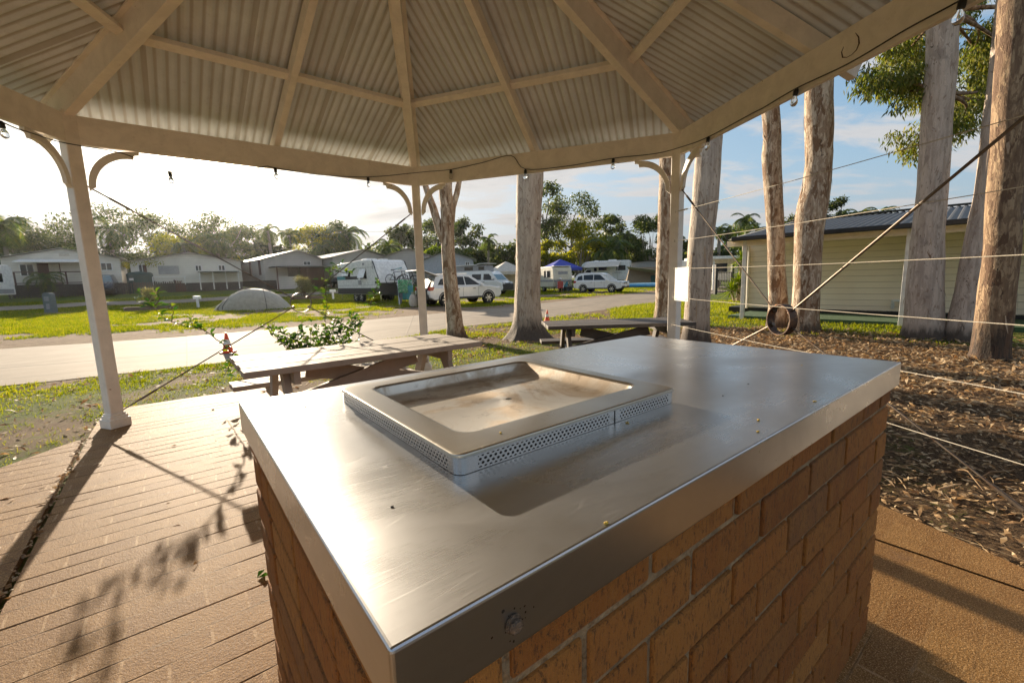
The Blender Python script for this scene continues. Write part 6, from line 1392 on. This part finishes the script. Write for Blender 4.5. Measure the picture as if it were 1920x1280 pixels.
TR = [('round', -40, 400, 150, 70, 'dark dense tree at the far left edge behind the parked caravan', 'dense'), ('round', 62, 404, 130, 74, 'tall dark tree behind the first palm and the left cabin', 'dense'), ('round', 122, 414, 110, 68, 'round dark tree directly behind the left gazebo post', 'dense'),
      ('gum', 228, 386, 150, 72, 'broad open gum tree just right of the left gazebo post', 'gum'), ('gum', 290, 398, 100, 80, 'smaller gum tree with feathery top beside the broad open gum', 'gum'), ('round', 320, 440, 120, 64, 'low sunlit tree behind the second cabin', 'yellowleaf'),
      ('gum', 372, 436, 90, 78, 'thin hazy gum tree straight below the sun', 'gum'), ('gum', 434, 402, 95, 74, 'tall ragged gum with a bent crown, right of the sun', 'gum'), ('gum', 470, 428, 80, 82, 'gum tree filling the gap right of the ragged bent gum', 'gum'),
      ('round', 505, 446, 80, 72, 'dark bush-topped tree behind the palm over the third cabin', 'dense'), ('gum', 590, 424, 84, 76, 'olive gum tree with rounded crown above the third cabin roof', 'yellowleaf'), ('gum', 632, 420, 80, 78, 'bright olive gum, highest tree above the long sunlit roof', 'gum'),
      ('round', 560, 470, 120, 74, 'low leafy tree hugging the ridge of the third cabin', 'dense'), ('round', 668, 478, 110, 78, 'low leafy tree behind the roof of the fourth cabin', 'dense'), ('round', 400, 478, 150, 68, 'low leafy mass behind the second and third cabins', 'yellowleaf'), ('round', 180, 470, 170, 60, 'low dark foliage right behind the left cabin roof', 'dense'), ('round', 20, 480, 120, 60, 'low dark foliage behind the cut-off caravan', 'dense'),
      ('gum', 760, 422, 52, 90, 'sparse thin gum tree just left of the middle gazebo post', 'gum'), ('gum', 805, 415, 80, 94, 'gum tree between the middle post and the forked trunk', 'gum'), ('round', 822, 458, 50, 66, 'bright green round tree behind the car with open tailgate', 'shrubgreen'),
      ('gum', 872, 410, 60, 92, 'gum tree seen just right of the forked trunk', 'gum'), ('round', 890, 468, 70, 98, 'dark green round tree above the camper van roof', 'dense'), ('gum', 950, 455, 80, 105, 'distant hazy gum trees left of the thick trunk', 'gum'),
      ('gum', 1028, 348, 74, 92, 'tall gum crown beside the thick trunk, highest tree in the middle', 'gum'), ('gum', 1066, 362, 92, 95, 'tall spreading gum behind the yellow tree', 'gum'), ('round', 1086, 405, 92, 84, 'bright yellow-green bushy tree above the blue shade tent', 'yellowleaf'), ('round', 1030, 446, 50, 82, 'small yellow-green tree right beside the thick gum trunk', 'yellowleaf'),
      ('gum', 1150, 402, 62, 98, 'small gum with an umbrella crown above the motorhome', 'gum'), ('round', 1118, 470, 70, 92, 'dark tree behind the motorhome cab', 'dense'), ('round', 1218, 388, 84, 84, 'broad olive brown tree above the grey shed', 'gum'), ('round', 1190, 440, 60, 96, 'mid green tree behind the motorhome rear', 'dense'), ('round', 1262, 400, 60, 70, 'olive tree peeping behind the right gazebo post', 'gum'),
      ('round', 1350, 470, 60, 60, 'dark tree behind the white carport', 'dense'), ('round', 1400, 462, 70, 56, 'bushy green tree over the end of the hall', 'dense'), ('round', 1476, 396, 56, 48, 'dark green tree showing above the left end of hall roof', 'dense'), ('gum', 1552, 374, 60, 52, 'dark pointed tree above the hall roof, right of the kinked gum', 'dense'), ('round', 1925, 378, 60, 44, 'green tree top above the hall roof at the right edge', 'dense')]
M['shrubgreen'] = leafmat('bright_green_leaf', [(.03, .06, .01), (.08, .13, .015), (.15, .20, .02), (.22, .25, .03)], .45)
for i, (kd, px, top, w, y, lb, m) in enumerate(TR): bgtree(kd, px, top, w, y, lb, 100+i, mat=M[m], nleaf=5200 if kd == 'round' else 4200, bare=.26 if kd == 'gum' else .10, leaf=.0066*y)
PL = [(24, 405, 92, 56, 'tall palm with glowing yellow fronds at the far left'), (222, 415, 80, 60, 'feather palm in front of the broad gum, right of left post'), (352, 450, 60, 62, 'small palm rising behind the second cabin'), (418, 438, 70, 62, 'palm below the bent ragged gum'), (516, 424, 50, 70, 'upright palm left of the third cabin ridge'), (553, 432, 52, 72, 'upright palm over the third cabin ridge'), (612, 452, 60, 72, 'drooping palm at the right end of the third cabin roof'), (657, 428, 78, 74, 'broad palm standing over the fourth cabin'), (735, 450, 70, 74, 'palm above the roof of the big caravan'), (716, 470, 48, 72, 'small low palm at the left of the caravan air conditioner'),
      (872, 468, 60, 84, 'palm with long fronds right of the forked trunk'), (917, 442, 44, 92, 'slim tall palm standing alone against the sky, left of the thick trunk'), (905, 462, 40, 96, 'shorter slim palm beside the lone tall one'), (1142, 452, 92, 80, 'wide low palm above the motorhome roof'), (1176, 432, 48, 86, 'bright palm between the wide low palm and the olive tree'),
      (1345, 424, 36, 60, 'leftmost thin palm of the cluster beside the leaning gum'), (1362, 426, 38, 62, 'second thin palm of the cluster, its crown merging with the first'), (1392, 402, 58, 48, 'tallest palm with spreading fronds left of the hall roof'), (1412, 420, 54, 44, 'bushy palm crown touching the hall roof edge'), (1602, 392, 60, 46, 'left one of two round palm heads above the hall roof'), (1640, 392, 54, 46, 'right one of two round palm heads above the hall roof'), (1322, 380, 44, 52, 'palm hidden between right post and the leaning gum')]
for i, (px, top, w, y, lb) in enumerate(PL): palm(px, top, w, y, lb, 300+i)
p, k = gp(82, 558); palm(82, 512, 66, p.y, 'low bushy palm in front of the left cabin deck', 402, nf=22)
# yucca in front of the hall
p, k = gp(1382, 566); t = thing('yucca', 'spiky yucca clump with pale leaves between the gate and hall post', 'plant', p); V = []; rs = random.Random(9); b = MB()
for hx, hz_ in ((0, .9), (.35, 1.5), (-.3, .55), (.2, 1.05), (.55, .8), (.1, 1.9), (.6, 2.1), (.4, .3)):
    b.tube([(hx*.4, 0, 0), (hx, 0, hz_)], .06, 6)
    for i in range(64):
        a, e = rs.uniform(0, 6.28), R(rs.uniform(-45, 80)); d = Vector((math.cos(a)*math.cos(e), math.sin(a)*math.cos(e), math.sin(e))); L_ = rs.uniform(.5, .8); u = d.cross(Vector((0, 0, 1))).normalized()*.028; o = Vector((hx, 0, hz_)); V += [o-u*.6, o+d*L_*.4-u, o+d*L_-Vector((0, 0, .06)), o+d*L_*.4+u]
b.build('stem', M['bark_far'], t); npmesh('foliage', np.array([tuple(v) for v in V], dtype=np.float32), 4, M['shrubgreen'], t)
# round shrub and tiny shrub inside their edgings
for px, py, wpx, hpx, w, sd in ((570, 561, 44, 43, 'round grey-green shrub inside timber edging right of the dome tent', 1), (284, 579, 26, 40, 'small shrub inside timber edging left of the dome tent', 2)):
    p, k = gp(px, py); t = thing('shrub', w, 'shrub', p); rg = np.random.default_rng(sd); W, H = wpx*k/2, hpx*k; rs = random.Random(sd); b = MB(); cl = []
    for i in range(16):
        a = i*2.4; q = Vector((math.cos(a)*W*rs.uniform(.1, .75), math.sin(a)*W*rs.uniform(.1, .75), H*rs.uniform(.35, .86))); limb(b, (0, 0, 0), q, .035, .01, rs); cl.append((q, (W*.34, W*.34, H*.17)))
    b.build('stem', M['vinestem'], t); crown('foliage', t, cl, M['shrub'], rg, 2600 if sd == 1 else 900, .15, .045, -.2)
# far wood closing the horizon all round
V = []; rg = np.random.default_rng(12)
for n_, a0, a1, r0_, r1_, hh in ((26000, -75, 62, 105, 135, 9.5), (3500, 62, 285, 60, 80, 9)):
    a = np.radians(a0+(a1-a0)*rg.random(n_)); r = r0_+(r1_-r0_)*rg.random(n_); top = hh*(.62+.3*np.sin(a*17)*np.sin(a*41+1)+.12*np.sin(a*97)); z = rg.random(n_)**.8*top+.3+(1. if r0_ > 90 else 0)
    P = np.stack([r*np.sin(a), r*np.cos(a), z], 1); D = rdir(n_, rg); U = nz(np.cross(D, rdir(n_, rg))); V.append(leaf_quads(P, D, U, .9+1.0*rg.random(n_), .6+.5*rg.random(n_)))
tag(npmesh('far_wood', np.concatenate(V), 4, M['dense']), 'far belt of trees closing the horizon beyond the camp ground', 'wood', kind='stuff')

# ------------------------------------------------------------------ camera
cam = bpy.data.objects.new('camera', bpy.data.cameras.new('camera')); COL.objects.link(cam); SC.camera = cam
cam.data.sensor_width = 36; cam.data.lens = F/1920*36; cam.data.clip_start = .02; cam.data.clip_end = 2000
c, s = math.cos(ROL), math.sin(ROL); fw = Vector((0, math.cos(PIT), -math.sin(PIT))); up0 = Vector((0, math.sin(PIT), math.cos(PIT))); rt0 = Vector((1, 0, 0))
rt = c*rt0-s*up0; up_ = s*rt0+c*up0
m = Matrix((rt, up_, -fw)).transposed().to_4x4(); m.translation = (0, 0, CH); cam.matrix_world = m

# ------------------------------------------------------------------ sun and sky
sun_dir = Vector((math.sin(ASZ)*math.cos(ASE), math.cos(ASZ)*math.cos(ASE), math.sin(ASE)))
ld = bpy.data.lights.new('sun', 'SUN'); ld.energy = SUN_E; ld.angle = R(.5); ld.color = (1, .83, .62)
lo = bpy.data.objects.new('sun', ld); COL.objects.link(lo); lo.rotation_euler = sun_dir.to_track_quat('Z', 'Y').to_euler(); lo.location = sun_dir*50
W = bpy.data.worlds.new('World'); SC.world = W; W.use_nodes = True; T = W.node_tree; T.nodes.clear(); n = N(T)
sky = n('ShaderNodeTexSky', sky_type='NISHITA'); sky.sun_disc = False; sky.sun_elevation = ASE; sky.sun_rotation = ASZ % (2*math.pi); sky.air_density = 1.0; sky.dust_density = 1.5; sky.ozone_density = 1.2
g = n('ShaderNodeTexCoord').outputs['Generated']; sp = n('ShaderNodeSeparateXYZ', {0: g}); z = n.math('MAXIMUM', sp.outputs[2], .0)
den = n.math('ADD', z, .16); uv = n('ShaderNodeCombineXYZ', {0: n.math('DIVIDE', sp.outputs[0], den), 1: n.math('DIVIDE', sp.outputs[1], den), 2: 0.}).outputs[0]
uvs = n.mapping(uv, (.75, 1.5, 1), (0, 0, R(-38)), (1.3, .4, 0))
c1 = n.noise(uvs, 1.5, 8, .58, .5); c2 = n.noise(uvs, 5.5, 6, .6, .3)
cl = n.math('ADD', n.math('MULTIPLY', c1, .8), n.math('MULTIPLY', c2, .2))
dt = n('ShaderNodeVectorMath', {0: g, 1: tuple(sun_dir)}, operation='DOT_PRODUCT').outputs['Value']; dt = n.math('MAXIMUM', dt, 0.)
halo = n.math('ADD', n.math('MULTIPLY', n.math('POWER', dt, 500.), 60.), n.math('ADD', n.math('MULTIPLY', n.math('POWER', dt, 60.), 7.), n.math('MULTIPLY', n.math('POWER', dt, 9.), .28)))
mask = n.step(cl, CLO, CHI); thick = n.step(cl, .56, .72)
ccol = n.mix(thick, CWHITE, CGREY)
lit = n('ShaderNodeVectorMath', {0: ccol, 1: n.mix(n.step(dt, .2, 1.), (1., 1., 1.), (1.12, 1.08, 1.03))}, operation='MULTIPLY').outputs[0]
skyc = n('ShaderNodeVectorMath', {0: sky.outputs[0], 1: SKYMUL}, operation='MULTIPLY').outputs[0]
skyc = n('ShaderNodeVectorMath', {0: skyc, 1: n('ShaderNodeVectorMath', {0: skyc, 1: (.28, .28, .28), 2: (.72, .72, .72)}, operation='MULTIPLY_ADD').outputs[0]}, operation='DIVIDE').outputs[0]
col = n.mix(n.math('MULTIPLY', mask, .88), skyc, lit)
hz = n.step(sp.outputs[2], .22, .0, 0, .5); col = n.mix(hz, col, CHORI)
add = n('ShaderNodeVectorMath', {0: n('ShaderNodeCombineXYZ', {0: halo, 1: n.math('MULTIPLY', halo, .86), 2: n.math('MULTIPLY', halo, .62)}).outputs[0], 1: (HALO, HALO, HALO)}, operation='MULTIPLY').outputs[0]
col = n('ShaderNodeVectorMath', {0: col, 1: add}, operation='ADD').outputs[0]
bg = n('ShaderNodeBackground', {'Color': col, 'Strength': SKY_S}); n('ShaderNodeOutputWorld', {'Surface': bg.outputs[0]})
if HAZE > 0:
    b = MB(); b.box((0, 0, 12.5), (640, 640, 29)); m_, t_ = nt('haze_air'); q_ = N(t_)
    v_ = q_('ShaderNodeVolumePrincipled', {'Color': (.93, .95, 1., 1), 'Density': HAZE, 'Anisotropy': .8}); q_('ShaderNodeOutputMaterial', {'Volume': v_.outputs[0]})
    hz_ = b.build('haze', m_); hz_['kind'] = 'stuff'
SC.view_settings.view_transform = 'Standard'; SC.view_settings.look = 'None'; SC.view_settings.exposure = EXPO; SC.view_settings.gamma = 1
cy = SC.cycles; cy.max_bounces = 8; cy.diffuse_bounces = 6; cy.glossy_bounces = 4; cy.transmission_bounces = 6; cy.transparent_max_bounces = 8; cy.sample_clamp_indirect = 8; cy.use_denoising = True; cy.caustics_reflective = False; cy.caustics_refractive = False
